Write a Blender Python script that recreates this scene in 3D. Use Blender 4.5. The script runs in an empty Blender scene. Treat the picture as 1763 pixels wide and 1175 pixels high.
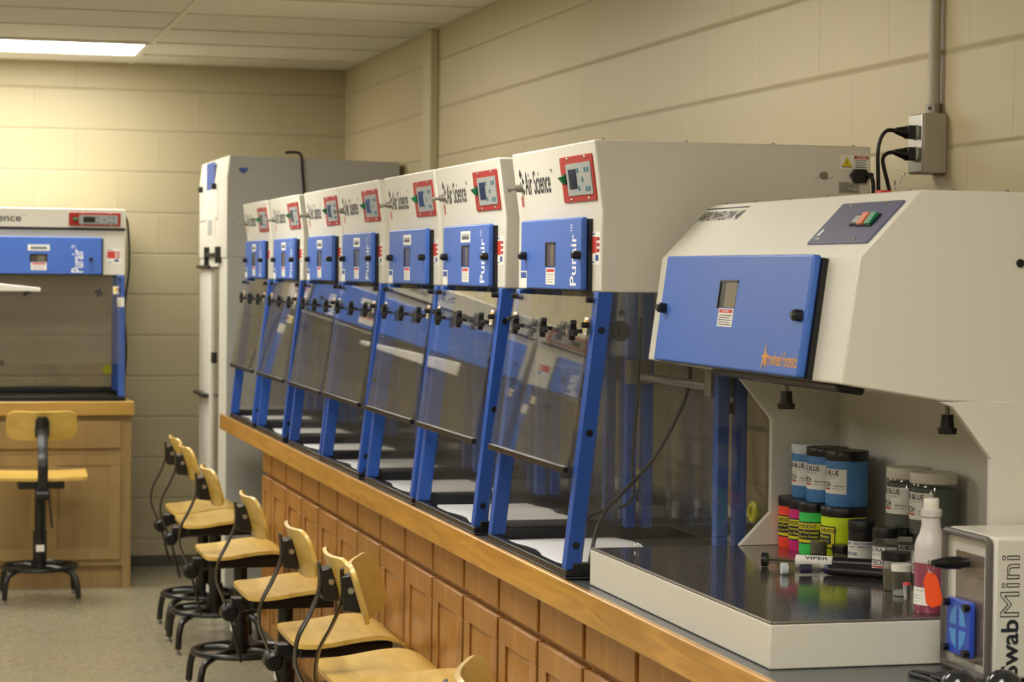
import bpy, bmesh, math, random
from mathutils import Vector, Matrix
random.seed(7)
R = math.radians
SC = bpy.context.scene
COL = SC.collection

# ------------------------------------------------------------------ camera
FPX, CX, CY, EYE = 3918.0, 881.5, 587.5, 1.5
def _cam():
    ydir = Vector(((-145.0 - CX) / FPX, -(457.0 - CY) / FPX, -1.0)).normalized()
    up = ydir.cross(Vector((1, -0.0115, 0))).normalized()
    if up.y < 0: up = -up
    xdir = ydir.cross(up)
    m = Matrix((xdir, ydir, up))            # camera space -> world
    cd = bpy.data.cameras.new('camera'); co = bpy.data.objects.new('camera', cd)
    COL.objects.link(co)
    co.matrix_world = Matrix.Translation((0, 0, EYE)) @ m.to_4x4()
    cd.sensor_fit = 'HORIZONTAL'; cd.sensor_width = 22.5
    cd.lens = 22.5 * FPX / 1763.0
    cd.clip_start = 0.05; cd.clip_end = 60
    cd.dof.use_dof = True; cd.dof.focus_distance = 4.6; cd.dof.aperture_fstop = 6.3
    SC.camera = co
_cam()
# ------------------------------------------------------------------ world, exposure
w = bpy.data.worlds.new('world'); SC.world = w; w.use_nodes = True
w.node_tree.nodes['Background'].inputs[0].default_value = (0.9, 0.85, 0.7, 1)
w.node_tree.nodes['Background'].inputs[1].default_value = 0.02
SC.view_settings.view_transform = 'Standard'
SC.view_settings.look = 'None'
SC.view_settings.gamma = 1.0
SC.view_settings.use_curve_mapping = False
SC.view_settings.exposure = 0.66
SC.cycles.transparent_max_bounces = 96
SC.cycles.max_bounces = 10
SC.cycles.glossy_bounces = 5
LIGHT_POWER = 13.0        # emission of the fluorescent diffusers
LIGHT_COLOR = (1.0, 0.955, 0.865)
# troffers: x0, x1, y0, y1 (the only lamps; the row behind the camera is added as fill)
TROFFERS = [(x, x + 1.22, y, y + .61) for x in (-.19, -2.63) for y in (10.39, 7.90, 4.85, 1.80, -1.25)]

# ------------------------------------------------------------------ helpers
def srgb(h):
    if isinstance(h, str):
        h = h.lstrip('#'); c = [int(h[i:i + 2], 16) / 255 for i in (0, 2, 4)]
    else: c = list(h)
    return tuple((x / 12.92 if x <= .04045 else ((x + .055) / 1.055) ** 2.4) for x in c) + (1,)

MATS = {}
def mat(name, color, rough=0.5, metal=0.0, spec=0.5, bump=0.0, bscale=200, var=0.0, vscale=6, emit=0, coat=0.0):
    if name in MATS: return MATS[name]
    m = bpy.data.materials.new(name); m.use_nodes = True; nt = m.node_tree
    b = nt.nodes['Principled BSDF']; c = srgb(color)
    b.inputs['Base Color'].default_value = c
    b.inputs['Roughness'].default_value = rough
    b.inputs['Metallic'].default_value = metal
    b.inputs['Specular IOR Level'].default_value = spec
    b.inputs['Coat Weight'].default_value = coat
    if emit:
        b.inputs['Emission Color'].default_value = c; b.inputs['Emission Strength'].default_value = emit
    tc = nt.nodes.new('ShaderNodeTexCoord')
    if var > 0:
        n = nt.nodes.new('ShaderNodeTexNoise'); n.inputs['Scale'].default_value = vscale; n.inputs['Detail'].default_value = 4
        nt.links.new(tc.outputs['Object'], n.inputs['Vector'])
        r = nt.nodes.new('ShaderNodeMix'); r.data_type = 'RGBA'
        r.inputs[6].default_value = tuple(x * (1 - var) for x in c[:3]) + (1,)
        r.inputs[7].default_value = tuple(min(1, x * (1 + var)) for x in c[:3]) + (1,)
        nt.links.new(n.outputs['Fac'], r.inputs[0]); nt.links.new(r.outputs[2], b.inputs['Base Color'])
    if bump > 0:
        n = nt.nodes.new('ShaderNodeTexNoise'); n.inputs['Scale'].default_value = bscale
        nt.links.new(tc.outputs['Object'], n.inputs['Vector'])
        bp = nt.nodes.new('ShaderNodeBump'); bp.inputs['Strength'].default_value = bump; bp.inputs['Distance'].default_value = .001
        nt.links.new(n.outputs['Fac'], bp.inputs['Height']); nt.links.new(bp.outputs['Normal'], b.inputs['Normal'])
    MATS[name] = m
    return m

def wood(name, c1, c2, rough=0.35, scale=(3, 3, 22), axis=2, coat=0.3):
    """grain runs along the axis with the LOW scale"""
    m = bpy.data.materials.new(name); m.use_nodes = True; nt = m.node_tree; b = nt.nodes['Principled BSDF']
    tc = nt.nodes.new('ShaderNodeTexCoord'); mp = nt.nodes.new('ShaderNodeMapping')
    mp.inputs['Scale'].default_value = scale
    nt.links.new(tc.outputs['Object'], mp.inputs['Vector'])
    n = nt.nodes.new('ShaderNodeTexNoise'); n.inputs['Scale'].default_value = 1.6; n.inputs['Detail'].default_value = 8
    n.inputs['Distortion'].default_value = .8
    nt.links.new(mp.outputs['Vector'], n.inputs['Vector'])
    r = nt.nodes.new('ShaderNodeValToRGB')
    r.color_ramp.elements[0].position = .3; r.color_ramp.elements[0].color = srgb(c1)
    r.color_ramp.elements[1].position = .7; r.color_ramp.elements[1].color = srgb(c2)
    nt.links.new(n.outputs['Fac'], r.inputs['Fac']); nt.links.new(r.outputs['Color'], b.inputs['Base Color'])
    b.inputs['Roughness'].default_value = rough; b.inputs['Coat Weight'].default_value = coat; b.inputs['Coat Roughness'].default_value = .25
    MATS[name] = m
    return m

def acrylic(name, tint, f0=0.04, rough=0.015, haze=.025):
    m = bpy.data.materials.new(name); m.use_nodes = True; nt = m.node_tree
    for n in list(nt.nodes): nt.nodes.remove(n)
    out = nt.nodes.new('ShaderNodeOutputMaterial'); mix = nt.nodes.new('ShaderNodeMixShader')
    tr = nt.nodes.new('ShaderNodeBsdfTransparent'); tr.inputs[0].default_value = tuple(tint) + (1,)
    gl = nt.nodes.new('ShaderNodeBsdfGlossy'); gl.inputs['Roughness'].default_value = rough
    gl.inputs['Color'].default_value = (1, 1, 1, 1)
    lw = nt.nodes.new('ShaderNodeLayerWeight'); lw.inputs['Blend'].default_value = .5
    p = nt.nodes.new('ShaderNodeMath'); p.operation = 'POWER'; p.inputs[1].default_value = 5
    nt.links.new(lw.outputs['Facing'], p.inputs[0])
    ma = nt.nodes.new('ShaderNodeMath'); ma.operation = 'MULTIPLY_ADD'; ma.inputs[1].default_value = 1 - f0; ma.inputs[2].default_value = f0
    nt.links.new(p.outputs[0], ma.inputs[0]); nt.links.new(ma.outputs[0], mix.inputs[0])
    df = nt.nodes.new('ShaderNodeBsdfDiffuse'); df.inputs[0].default_value = (.75, .72, .66, 1)
    hz = nt.nodes.new('ShaderNodeMixShader'); hz.inputs[0].default_value = haze
    nt.links.new(tr.outputs[0], hz.inputs[1]); nt.links.new(df.outputs[0], hz.inputs[2])
    nt.links.new(hz.outputs[0], mix.inputs[1]); nt.links.new(gl.outputs[0], mix.inputs[2]); nt.links.new(mix.outputs[0], out.inputs[0])
    MATS[name] = m
    return m

def lathe_pts(r): return r

class MB:
    def __init__(s): s.bm = bmesh.new(); s.mi = 0
    def _face(s, vs):
        try:
            f = s.bm.faces.new(vs); f.material_index = s.mi; return f
        except ValueError: return None
    def hexa(s, c):      # 8 corners: bottom 4 ccw, top 4 ccw
        v = [s.bm.verts.new(p) for p in c]
        for f in ((3, 2, 1, 0), (4, 5, 6, 7), (0, 1, 5, 4), (1, 2, 6, 5), (2, 3, 7, 6), (3, 0, 4, 7)): s._face([v[i] for i in f])
        return s
    def box(s, x0, x1, y0, y1, z0, z1, mi=0):
        s.mi = mi
        return s.hexa([(x0, y0, z0), (x1, y0, z0), (x1, y1, z0), (x0, y1, z0), (x0, y0, z1), (x1, y0, z1), (x1, y1, z1), (x0, y1, z1)])
    def fbox(s, F, a0, a1, b0, b1, n0, n1, mi=0):
        s.mi = mi
        P = F.p
        return s.hexa([P(a0, b0, n0), P(a1, b0, n0), P(a1, b1, n0), P(a0, b1, n0), P(a0, b0, n1), P(a1, b0, n1), P(a1, b1, n1), P(a0, b1, n1)])
    def frbox(s, F, a0, a1, b0, b1, n0, n1, r, mi=0, seg=4):   # rounded-corner plate
        pts = []
        for cx, cy, st in ((a1 - r, b0 + r, -90), (a1 - r, b1 - r, 0), (a0 + r, b1 - r, 90), (a0 + r, b0 + r, 180)):
            for k in range(seg + 1):
                t = R(st + 90 * k / seg); pts.append((cx + r * math.cos(t), cy + r * math.sin(t)))
        s.mi = mi
        lo = [s.bm.verts.new(F.p(a, b, n0)) for a, b in pts]; hi = [s.bm.verts.new(F.p(a, b, n1)) for a, b in pts]
        s._face(lo[::-1]); s._face(hi); n = len(pts)
        for i in range(n): s._face([lo[i], lo[(i + 1) % n], hi[(i + 1) % n], hi[i]])
        return s
    def prism(s, prof, y0, y1, mi=0):   # prof: (x,z) list, extruded along y
        s.mi = mi
        lo = [s.bm.verts.new((x, y0, z)) for x, z in prof]; hi = [s.bm.verts.new((x, y1, z)) for x, z in prof]
        s._face(lo); s._face(hi[::-1]); n = len(prof)
        for i in range(n): s._face([lo[(i + 1) % n], lo[i], hi[i], hi[(i + 1) % n]])
        return s
    def cyl(s, p0, p1, r0, r1=None, n=16, mi=0, caps=True):
        s.mi = mi
        if r1 is None: r1 = r0
        p0 = Vector(p0); p1 = Vector(p1); d = (p1 - p0).normalized()
        a = d.orthogonal().normalized(); b = d.cross(a)
        A = []; B = []
        for k in range(n):
            t = 2 * math.pi * k / n; o = a * math.cos(t) + b * math.sin(t)
            A.append(s.bm.verts.new(p0 + o * r0)); B.append(s.bm.verts.new(p1 + o * r1))
        for k in range(n): s._face([A[k], A[(k + 1) % n], B[(k + 1) % n], B[k]])
        if caps: s._face(A[::-1]); s._face(B)
        return s
    def lathe(s, prof, c=(0, 0, 0), n=32, mi=0, a0=0, a1=360, mod=None):   # prof (r,z)
        s.mi = mi
        full = abs(a1 - a0) >= 360
        rings = []
        cnt = n if full else n + 1
        for r, z in prof:
            ring = []
            for k in range(cnt):
                t = R(a0 + (a1 - a0) * k / n); rr = r * (mod(t) if mod else 1)
                ring.append(s.bm.verts.new((c[0] + rr * math.cos(t), c[1] + rr * math.sin(t), c[2] + z)))
            rings.append(ring)
        for i in range(len(rings) - 1):
            for k in range(n):
                k2 = (k + 1) % cnt if full else k + 1
                s._face([rings[i][k], rings[i][k2], rings[i + 1][k2], rings[i + 1][k]])
        if full:
            if prof[0][0] > 1e-5: s._face(rings[0][::-1])
            if prof[-1][0] > 1e-5: s._face(rings[-1])
        return s
    def tube(s, pts, r, n=10, mi=0, closed=False, flat=None):
        """flat=(ra,rb): elliptical/strip section, ra along the y axis side"""
        s.mi = mi
        P = [Vector(p) for p in pts]; m = len(P); rings = []
        prev = None
        for i in range(m):
            if closed: d = P[(i + 1) % m] - P[i - 1]
            else: d = P[min(i + 1, m - 1)] - P[max(i - 1, 0)]
            d.normalize()
            if flat: a = Vector((0, 1, 0)); a = (a - d * a.dot(d)).normalized()
            elif prev is None: a = d.orthogonal().normalized()
            else: a = (prev - d * prev.dot(d)).normalized()
            prev = a; b = d.cross(a); ring = []
            for k in range(n):
                t = 2 * math.pi * (k + .5) / n
                ra, rb = flat if flat else (r, r)
                ring.append(s.bm.verts.new(P[i] + a * math.cos(t) * ra + b * math.sin(t) * rb))
            rings.append(ring)
        for i in range(m if closed else m - 1):
            A = rings[i]; B = rings[(i + 1) % m]
            for k in range(n): s._face([A[k], A[(k + 1) % n], B[(k + 1) % n], B[k]])
        if not closed: s._face(rings[0][::-1]); s._face(rings[-1])
        return s
    def build(s, name, mats, parent=None, bevel=0, smooth=35, seg=2):
        bmesh.ops.recalc_face_normals(s.bm, faces=s.bm.faces)
        me = bpy.data.meshes.new(name); s.bm.to_mesh(me); s.bm.free()
        for m in (mats if isinstance(mats, (list, tuple)) else [mats]): me.materials.append(MATS[m] if isinstance(m, str) else m)
        o = bpy.data.objects.new(name, me); COL.objects.link(o)
        if parent: o.parent = parent
        if smooth:
            for p in me.polygons: p.use_smooth = True
            try: me.set_sharp_from_angle(angle=R(smooth))
            except Exception: pass
        if bevel:
            md = o.modifiers.new('bevel', 'BEVEL'); md.width = bevel; md.segments = seg; md.limit_method = 'ANGLE'; md.angle_limit = R(40)
            md.harden_normals = False
        return o

class Frame:
    def __init__(s, o, ex, ey):
        s.o = Vector(o); s.ex = Vector(ex).normalized(); s.ey = Vector(ey).normalized(); s.en = s.ex.cross(s.ey).normalized()
    def p(s, a, b, n=0): return s.o + s.ex * a + s.ey * b + s.en * n

def smooth_path(pts, n=8):
    P = [Vector(p) for p in pts]; P = [2 * P[0] - P[1]] + P + [2 * P[-1] - P[-2]]; out = []
    for i in range(1, len(P) - 2):
        for k in range(n):
            t = k / n; a, b, c, d = P[i - 1:i + 3]
            out.append(.5 * ((2 * b) + (c - a) * t + (2 * a - 5 * b + 4 * c - d) * t * t + (3 * b - a - 3 * c + d) * t ** 3))
    out.append(P[-2]); return out

TEXTC = {}
def text_mesh(body, bold=0.0, fillet=False):
    k = (body, bold, fillet)
    if k in TEXTC: return TEXTC[k]
    cu = bpy.data.curves.new('t', 'FONT'); cu.body = body; cu.size = 1; cu.offset = bold; cu.resolution_u = 3
    if fillet: cu.fill_mode = 'NONE'; cu.bevel_depth = .013; cu.bevel_resolution = 0
    ob = bpy.data.objects.new('t', cu)
    COL.objects.link(ob); bpy.context.view_layer.update()
    me = bpy.data.meshes.new_from_object(ob.evaluated_get(bpy.context.evaluated_depsgraph_get()))
    vs = [tuple(v.co) for v in me.vertices]; fs = [tuple(p.vertices) for p in me.polygons]
    bpy.data.objects.remove(ob); bpy.data.curves.remove(cu); bpy.data.meshes.remove(me)
    xs = [v[0] for v in vs]; ys = [v[1] for v in vs]
    x0, x1, y0, y1 = min(xs), max(xs), min(ys), max(ys)
    TEXTC[k] = ([((v[0] - x0) / (x1 - x0), (v[1] - y0) / (y1 - y0)) for v in vs], fs)
    return TEXTC[k]
def add_text(mb, body, fn, w, h, mi=0, bold=0.0, fillet=False, a=0, b=0, shear=0):
    """fn(a,b)->point ; text box lower-left at a,b"""
    vs, fs = text_mesh(body, bold, fillet); mb.mi = mi
    V = [mb.bm.verts.new(fn(a + x * w + shear * y * h, b + y * h)) for x, y in vs]
    for f in fs: mb._face([V[i] for i in f])
def ftext(name, body, F, a, b, w, h, m, parent, n=.0006, bold=.0, shear=0, fillet=False):
    mb = MB(); add_text(mb, body, lambda x, y: F.p(x, y, n), w, h, 0, bold, fillet, a, b, shear)
    return mb.build(name, m, parent, smooth=0)

def empty(name, loc=(0, 0, 0), rz=0):
    o = bpy.data.objects.new(name, None); COL.objects.link(o); o.location = loc; o.rotation_euler = (0, 0, rz); o.empty_display_size = .05
    return o
def tag(o, label, cat, group=None, kind=None):
    o['label'] = label; o['category'] = cat
    if group: o['group'] = group
    if kind: o['kind'] = kind
    return o
def struct(o): o['kind'] = 'structure'; return o
def copy_tree(o, parent=None):
    c = o.copy(); COL.objects.link(c); c.parent = parent
    for ch in list(o.children): copy_tree(ch, c)
    return c

# ------------------------------------------------------------------ materials
mat('white_paint', '#d6d3c6', .38, bump=.15, bscale=400)
mat('white_enamel', '#dbd8cc', .35)
mat('blue_paint', '#3e68bd', .4, bump=.35, bscale=500)
mat('blue_post', '#2450a6', .35)
mat('black_plastic', '#0d0d0f', .35)
mat('black_metal', '#0b0b0c', .32, metal=0.0, spec=.6)
mat('black_tray', '#101012', .35)
mat('black_rubber', '#0a0a0b', .5)
mat('steel', '#b9b9b4', .28, metal=1)
mat('dull_steel', '#8f8a80', .45, metal=.8)
mat('paper', '#dcdce0', .8, var=.03, vscale=9)
mat('label_white', '#e6e4dc', .55)
mat('label_red', '#c23a30', .5)
mat('display_red', '#a8261f', .45)
mat('keypad_grey', '#9fa3a0', .4)
mat('lcd_dark', '#23262a', .15)
mat('button_teal', '#2f6f80', .4)
mat('green_switch', '#0e7a4c', .3)
mat('amber_switch', '#c8602a', .3)
mat('print_dark', '#1e2430', .5)
mat('print_white', '#e8ebf2', .5)
mat('print_blue', '#2e4a90', .5)
mat('print_orange', '#dc9c34', .5)
mat('yellow_plastic', '#c6c21e', .4)
mat('sticker_yellow', '#dfc619', .5)
mat('purple_plate', '#4b4c6b', .4)
mat('cream_paint', '#b7ae8a', .5)
mat('grey_box', '#a9a290', .5)
mat('tower_grey', '#a3a29c', .5)
mat('window_dark', '#4a3f3a', .12)
mat('window_grey', '#6d6558', .2)
mat('counter_black', '#4a4e50', .28, var=.06, vscale=30)
mat('orange_tag', '#f0521a', .4)
mat('powder_blue', '#4c84c2', .5, var=.1, vscale=30)
mat('powder_grey', '#4f5b58', .5, var=.15, vscale=30)
mat('fluor_orange', '#ff4a30', .5)
mat('fluor_pink', '#d8227a', .5)
mat('fluor_green', '#3fd060', .5, var=.2, vscale=60)
mat('fluor_yellow', '#cfe60c', .5, var=.12, vscale=50)
mat('label_yellow', '#dcd220', .5)
mat('lid_black', '#141214', .35)
mat('lid_white', '#cfcabb', .5)
mat('lid_frost', '#c3cbd2', .35)
mat('clear_olive', '#5d5a46', .15)
mat('pink_liquid', '#93475a', .25)
mat('bottle_white', '#c9c2be', .35)
mat('brown_mesh', '#6a5549', .6, var=.06, vscale=60)
mat('purple_ink', '#1e1c4a', .4)
mat('tbar', '#cfc8b2', .5)
mat('disc_smoke', '#3c3833', .3)
mat('base_cove', '#4d4a40', .5)
wood('ply', '#c09a44', '#d8b65e', .4, (14, 3, 14))
wood('edge_wood', '#a97628', '#d4a046', .3, (20, 2.2, 26), coat=.5)
wood('cab_wood', '#8c5b20', '#aa7731', .4, (14, 14, 2.0), coat=.25)
wood('cab_wood_far', '#977a4a', '#a68a58', .45, (10, 10, 2.0), coat=.15)
wood('edge_wood_far', '#b08a3e', '#c09a4c', .35, (2.2, 20, 26), coat=.3)
acrylic('smoke_acrylic', (.945, .94, .925))
acrylic('clear_acrylic', (.96, .96, .95))
acrylic('clear_plastic', (.86, .86, .84), .05, .05)

def emit_mat(name, color, s):
    m = bpy.data.materials.new(name); m.use_nodes = True; b = m.node_tree.nodes['Principled BSDF']
    b.inputs['Base Color'].default_value = (.8, .8, .8, 1)
    b.inputs['Emission Color'].default_value = tuple(color) + (1,); b.inputs['Emission Strength'].default_value = s
    MATS[name] = m
emit_mat('diffuser', LIGHT_COLOR, LIGHT_POWER)

def block_wall(name, axis, base, zoff=.1385, uoff=0.0):
    m = bpy.data.materials.new(name); m.use_nodes = True; nt = m.node_tree; b = nt.nodes['Principled BSDF']
    tc = nt.nodes.new('ShaderNodeTexCoord'); sp = nt.nodes.new('ShaderNodeSeparateXYZ'); cb = nt.nodes.new('ShaderNodeCombineXYZ')
    nt.links.new(tc.outputs['Object'], sp.inputs[0])
    au = nt.nodes.new('ShaderNodeMath'); au.operation = 'ADD'; au.inputs[1].default_value = uoff
    az = nt.nodes.new('ShaderNodeMath'); az.operation = 'SUBTRACT'; az.inputs[1].default_value = zoff
    nt.links.new(sp.outputs[axis], au.inputs[0]); nt.links.new(sp.outputs[2], az.inputs[0])
    nt.links.new(au.outputs[0], cb.inputs[0]); nt.links.new(az.outputs[0], cb.inputs[1])
    br = nt.nodes.new('ShaderNodeTexBrick'); br.inputs['Scale'].default_value = 1
    br.inputs['Brick Width'].default_value = .408; br.inputs['Row Height'].default_value = .2045
    br.inputs['Mortar Size'].default_value = .0055; br.inputs['Mortar Smooth'].default_value = .6; br.inputs['Bias'].default_value = 0
    c = srgb(base)
    def M(op, a, b_=None, c_=None):
        q = nt.nodes.new('ShaderNodeMath'); q.operation = op
        for ii, v_ in enumerate((a, b_, c_)):
            if v_ is None: continue
            if isinstance(v_, (int, float)): q.inputs[ii].default_value = v_
            else: nt.links.new(v_, q.inputs[ii])
        return q.outputs[0]
    row = M('DIVIDE', az.outputs[0], .2045)
    near = M('ABSOLUTE', M('SUBTRACT', row, M('ROUND', row)))
    bed = M('SUBTRACT', 1, M('SMOOTH_MIN', M('DIVIDE', near, .038), 1, .3))
    joint = M('MAXIMUM', bed, M('MULTIPLY', br.outputs['Fac'], .22))
    br.inputs['Color1'].default_value = c; br.inputs['Color2'].default_value = tuple(x * .97 for x in c[:3]) + (1,)
    br.inputs['Mortar'].default_value = tuple(x * .95 for x in c[:3]) + (1,)
    nt.links.new(cb.outputs[0], br.inputs['Vector'])
    n = nt.nodes.new('ShaderNodeTexNoise'); n.inputs['Scale'].default_value = 90; n.inputs['Detail'].default_value = 5
    nt.links.new(tc.outputs['Object'], n.inputs['Vector'])
    mm = nt.nodes.new('ShaderNodeMath'); mm.operation = 'MULTIPLY'; mm.inputs[1].default_value = .12
    nt.links.new(n.outputs['Fac'], mm.inputs[0])
    sb = nt.nodes.new('ShaderNodeMath'); sb.operation = 'SUBTRACT'
    nt.links.new(mm.outputs[0], sb.inputs[0]); nt.links.new(joint, sb.inputs[1])
    bp = nt.nodes.new('ShaderNodeBump'); bp.inputs['Strength'].default_value = .55; bp.inputs['Distance'].default_value = .004
    nt.links.new(sb.outputs[0], bp.inputs['Height']); nt.links.new(bp.outputs['Normal'], b.inputs['Normal'])
    jm = nt.nodes.new('ShaderNodeMix'); jm.data_type = 'RGBA'; jm.inputs[7].default_value = tuple(x * .72 for x in c[:3]) + (1,)
    nt.links.new(br.outputs['Color'], jm.inputs[6]); nt.links.new(M('MULTIPLY', joint, .8), jm.inputs[0])
    nt.links.new(jm.outputs[2], b.inputs['Base Color']); b.inputs['Roughness'].default_value = .42
    MATS[name] = m
block_wall('block_side', 1, '#b9ab87', uoff=.13)
block_wall('block_end', 0, '#b1a685', uoff=.05)

def ceiling_mat():
    m = bpy.data.materials.new('ceiling_tile'); m.use_nodes = True; nt = m.node_tree; b = nt.nodes['Principled BSDF']
    tc = nt.nodes.new('ShaderNodeTexCoord'); mp = nt.nodes.new('ShaderNodeMapping')
    mp.inputs['Location'].default_value = (.19, -.02 + .61 * 0, 0)
    nt.links.new(tc.outputs['Object'], mp.inputs['Vector'])
    br = nt.nodes.new('ShaderNodeTexBrick'); br.offset = 0; br.inputs['Scale'].default_value = 1
    br.inputs['Brick Width'].default_value = 1.22; br.inputs['Row Height'].default_value = .61
    br.inputs['Mortar Size'].default_value = .011; br.inputs['Mortar Smooth'].default_value = .1; br.inputs['Bias'].default_value = 0
    br.inputs['Color1'].default_value = srgb('#c9c3b2'); br.inputs['Color2'].default_value = srgb('#d4cebd'); br.inputs['Mortar'].default_value = srgb('#d0cab8')
    nt.links.new(mp.outputs[0], br.inputs['Vector'])
    n = nt.nodes.new('ShaderNodeTexNoise'); n.inputs['Scale'].default_value = 120; n.inputs['Detail'].default_value = 6
    nt.links.new(tc.outputs['Object'], n.inputs['Vector'])
    bp = nt.nodes.new('ShaderNodeBump'); bp.inputs['Strength'].default_value = .4; bp.inputs['Distance'].default_value = .003
    ad = nt.nodes.new('ShaderNodeMath'); ad.operation = 'ADD'
    nt.links.new(n.outputs['Fac'], ad.inputs[0]); nt.links.new(br.outputs['Fac'], ad.inputs[1])
    nt.links.new(ad.outputs[0], bp.inputs['Height']); nt.links.new(bp.outputs['Normal'], b.inputs['Normal'])
    nt.links.new(br.outputs['Color'], b.inputs['Base Color']); b.inputs['Roughness'].default_value = .8
    MATS['ceiling_tile'] = m
ceiling_mat()
def floor_mat():
    m = bpy.data.materials.new('floor_tile'); m.use_nodes = True; nt = m.node_tree; b = nt.nodes['Principled BSDF']
    tc = nt.nodes.new('ShaderNodeTexCoord')
    v = nt.nodes.new('ShaderNodeTexVoronoi'); v.inputs['Scale'].default_value = 90
    nt.links.new(tc.outputs['Object'], v.inputs['Vector'])
    n = nt.nodes.new('ShaderNodeTexNoise'); n.inputs['Scale'].default_value = 2.2; n.inputs['Detail'].default_value = 5
    nt.links.new(tc.outputs['Object'], n.inputs['Vector'])
    hs = nt.nodes.new('ShaderNodeSeparateColor'); nt.links.new(v.outputs['Color'], hs.inputs[0])
    r = nt.nodes.new('ShaderNodeValToRGB'); cr = r.color_ramp
    cr.elements[0].position = 0; cr.elements[0].color = srgb('#8f886f'); cr.elements[1].position = 1; cr.elements[1].color = srgb('#a9a187')
    e = cr.elements.new(.5); e.color = srgb('#9c947a')
    nt.links.new(hs.outputs[0], r.inputs['Fac'])
    mx = nt.nodes.new('ShaderNodeMix'); mx.data_type = 'RGBA'; mx.blend_type = 'MULTIPLY'; mx.inputs[0].default_value = .2
    nt.links.new(r.outputs['Color'], mx.inputs[6]); nt.links.new(n.outputs['Color'], mx.inputs[7])
    nt.links.new(mx.outputs[2], b.inputs['Base Color']); b.inputs['Roughness'].default_value = .22
    MATS['floor_tile'] = m
floor_mat()
def deck_mat():
    m = bpy.data.materials.new('perforated_metal'); m.use_nodes = True; nt = m.node_tree; b = nt.nodes['Principled BSDF']
    tc = nt.nodes.new('ShaderNodeTexCoord'); mp = nt.nodes.new('ShaderNodeMapping'); mp.inputs['Scale'].default_value = (125, 42, 0)
    nt.links.new(tc.outputs['Object'], mp.inputs[0])
    v = nt.nodes.new('ShaderNodeTexVoronoi'); v.inputs['Scale'].default_value = 1; v.inputs['Randomness'].default_value = 0
    nt.links.new(mp.outputs[0], v.inputs['Vector'])
    r = nt.nodes.new('ShaderNodeValToRGB'); r.color_ramp.elements[0].position = .28; r.color_ramp.elements[1].position = .36
    r.color_ramp.elements[0].color = (.012, .012, .012, 1); r.color_ramp.elements[1].color = (.30, .28, .26, 1)
    nt.links.new(v.outputs['Distance'], r.inputs['Fac']); nt.links.new(r.outputs['Color'], b.inputs['Base Color'])
    bp = nt.nodes.new('ShaderNodeBump'); bp.inputs['Strength'].default_value = .25; bp.inputs['Distance'].default_value = .0006
    nt.links.new(v.outputs['Distance'], bp.inputs['Height']); nt.links.new(bp.outputs['Normal'], b.inputs['Normal'])
    b.inputs['Metallic'].default_value = .8; b.inputs['Roughness'].default_value = .1
    MATS['perforated_metal'] = m
deck_mat()

# ------------------------------------------------------------------ setting
WX, WY, CZ = 2.12, 11.49, 2.52
struct(MB().box(-4.3, WX + .12, -2.6, WY + .12, -.1, 0).build('floor', 'floor_tile', smooth=0))
struct(MB().box(WX, WX + .12, -2.6, WY + .12, 0, CZ).build('wall_right', 'block_side', smooth=0))
struct(MB().box(-4.3, WX, WY, WY + .12, 0, CZ).build('wall_back', 'block_end', smooth=0))
struct(MB().box(-4.42, -4.3, -2.6, WY + .12, 0, CZ).build('wall_left', 'block_side', smooth=0))
struct(MB().box(-4.3, WX, -2.72, -2.6, 0, CZ).build('wall_front', 'block_end', smooth=0))
struct(MB().box(-4.42, WX + .12, -2.72, WY + .12, CZ, CZ + .08).build('ceiling', 'ceiling_tile', smooth=0))
struct(MB().box(-4.3, WX, WY - .008, WY, 0, .055).build('baseboard_back', 'base_cove'))
struct(MB().box(WX - .008, WX, 8.8, WY - .008, 0, .055).build('baseboard_right', 'base_cove'))
# wall angle of the suspended ceiling
struct(MB().box(WX - .02, WX, -2.6, WY, CZ - .004, CZ).box(-4.3, WX - .02, WY - .02, WY, CZ - .004, CZ).build('trim_1', 'cream_paint'))
tb = MB()
gx = [1.03 - 1.22 * k for k in range(5)]; gy = [11.0 - .61 * k for k in range(23)]
for x in gx: tb.box(x - .012, x + .012, -2.6, WY - .02, CZ - .006, CZ)
for y in gy: tb.box(-4.3, WX - .02, y - .012, y + .012, CZ - .0055, CZ)
struct(tb.build('trim_3', 'tbar', smooth=0))
# vertical painted raceway in the corner
struct(MB().box(2.085, WX, 9.35, 9.50, 0, CZ - .004).build('trim_2', 'cream_paint', bevel=.004))

for i, (x0, x1, y0, y1) in enumerate(TROFFERS):
    t = empty('ceiling_light', ((x0 + x1) / 2, (y0 + y1) / 2, CZ))
    hx, hy = (x1 - x0) / 2, (y1 - y0) / 2
    f = MB()
    for a in ((-hx, hx, -hy, -hy + .03), (-hx, hx, hy - .03, hy), (-hx, -hx + .03, -hy + .03, hy - .03), (hx - .03, hx, -hy + .03, hy - .03)):
        f.box(a[0], a[1], a[2], a[3], -.012, 0)
    f.build('light_frame', 'white_enamel', t, bevel=.002)
    MB().box(-hx + .03, hx - .03, -hy + .03, hy - .03, -.008, -.001).build('diffuser', 'diffuser', t)
    if i == 0: tag(t, 'lit rectangular fluorescent ceiling light near the far wall', 'ceiling light', 'fluorescent ceiling lights')
    else: tag(t, ('fluorescent ceiling light over the stools, %s' if x0 > -1 else 'fluorescent ceiling light over the left half of the room, %s')
              % ['closest to the far wall', 'second from the far wall', 'third from the far wall', 'above the camera', 'added as fill behind the camera'][i % 5],
              'ceiling light', 'fluorescent ceiling lights')

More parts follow.
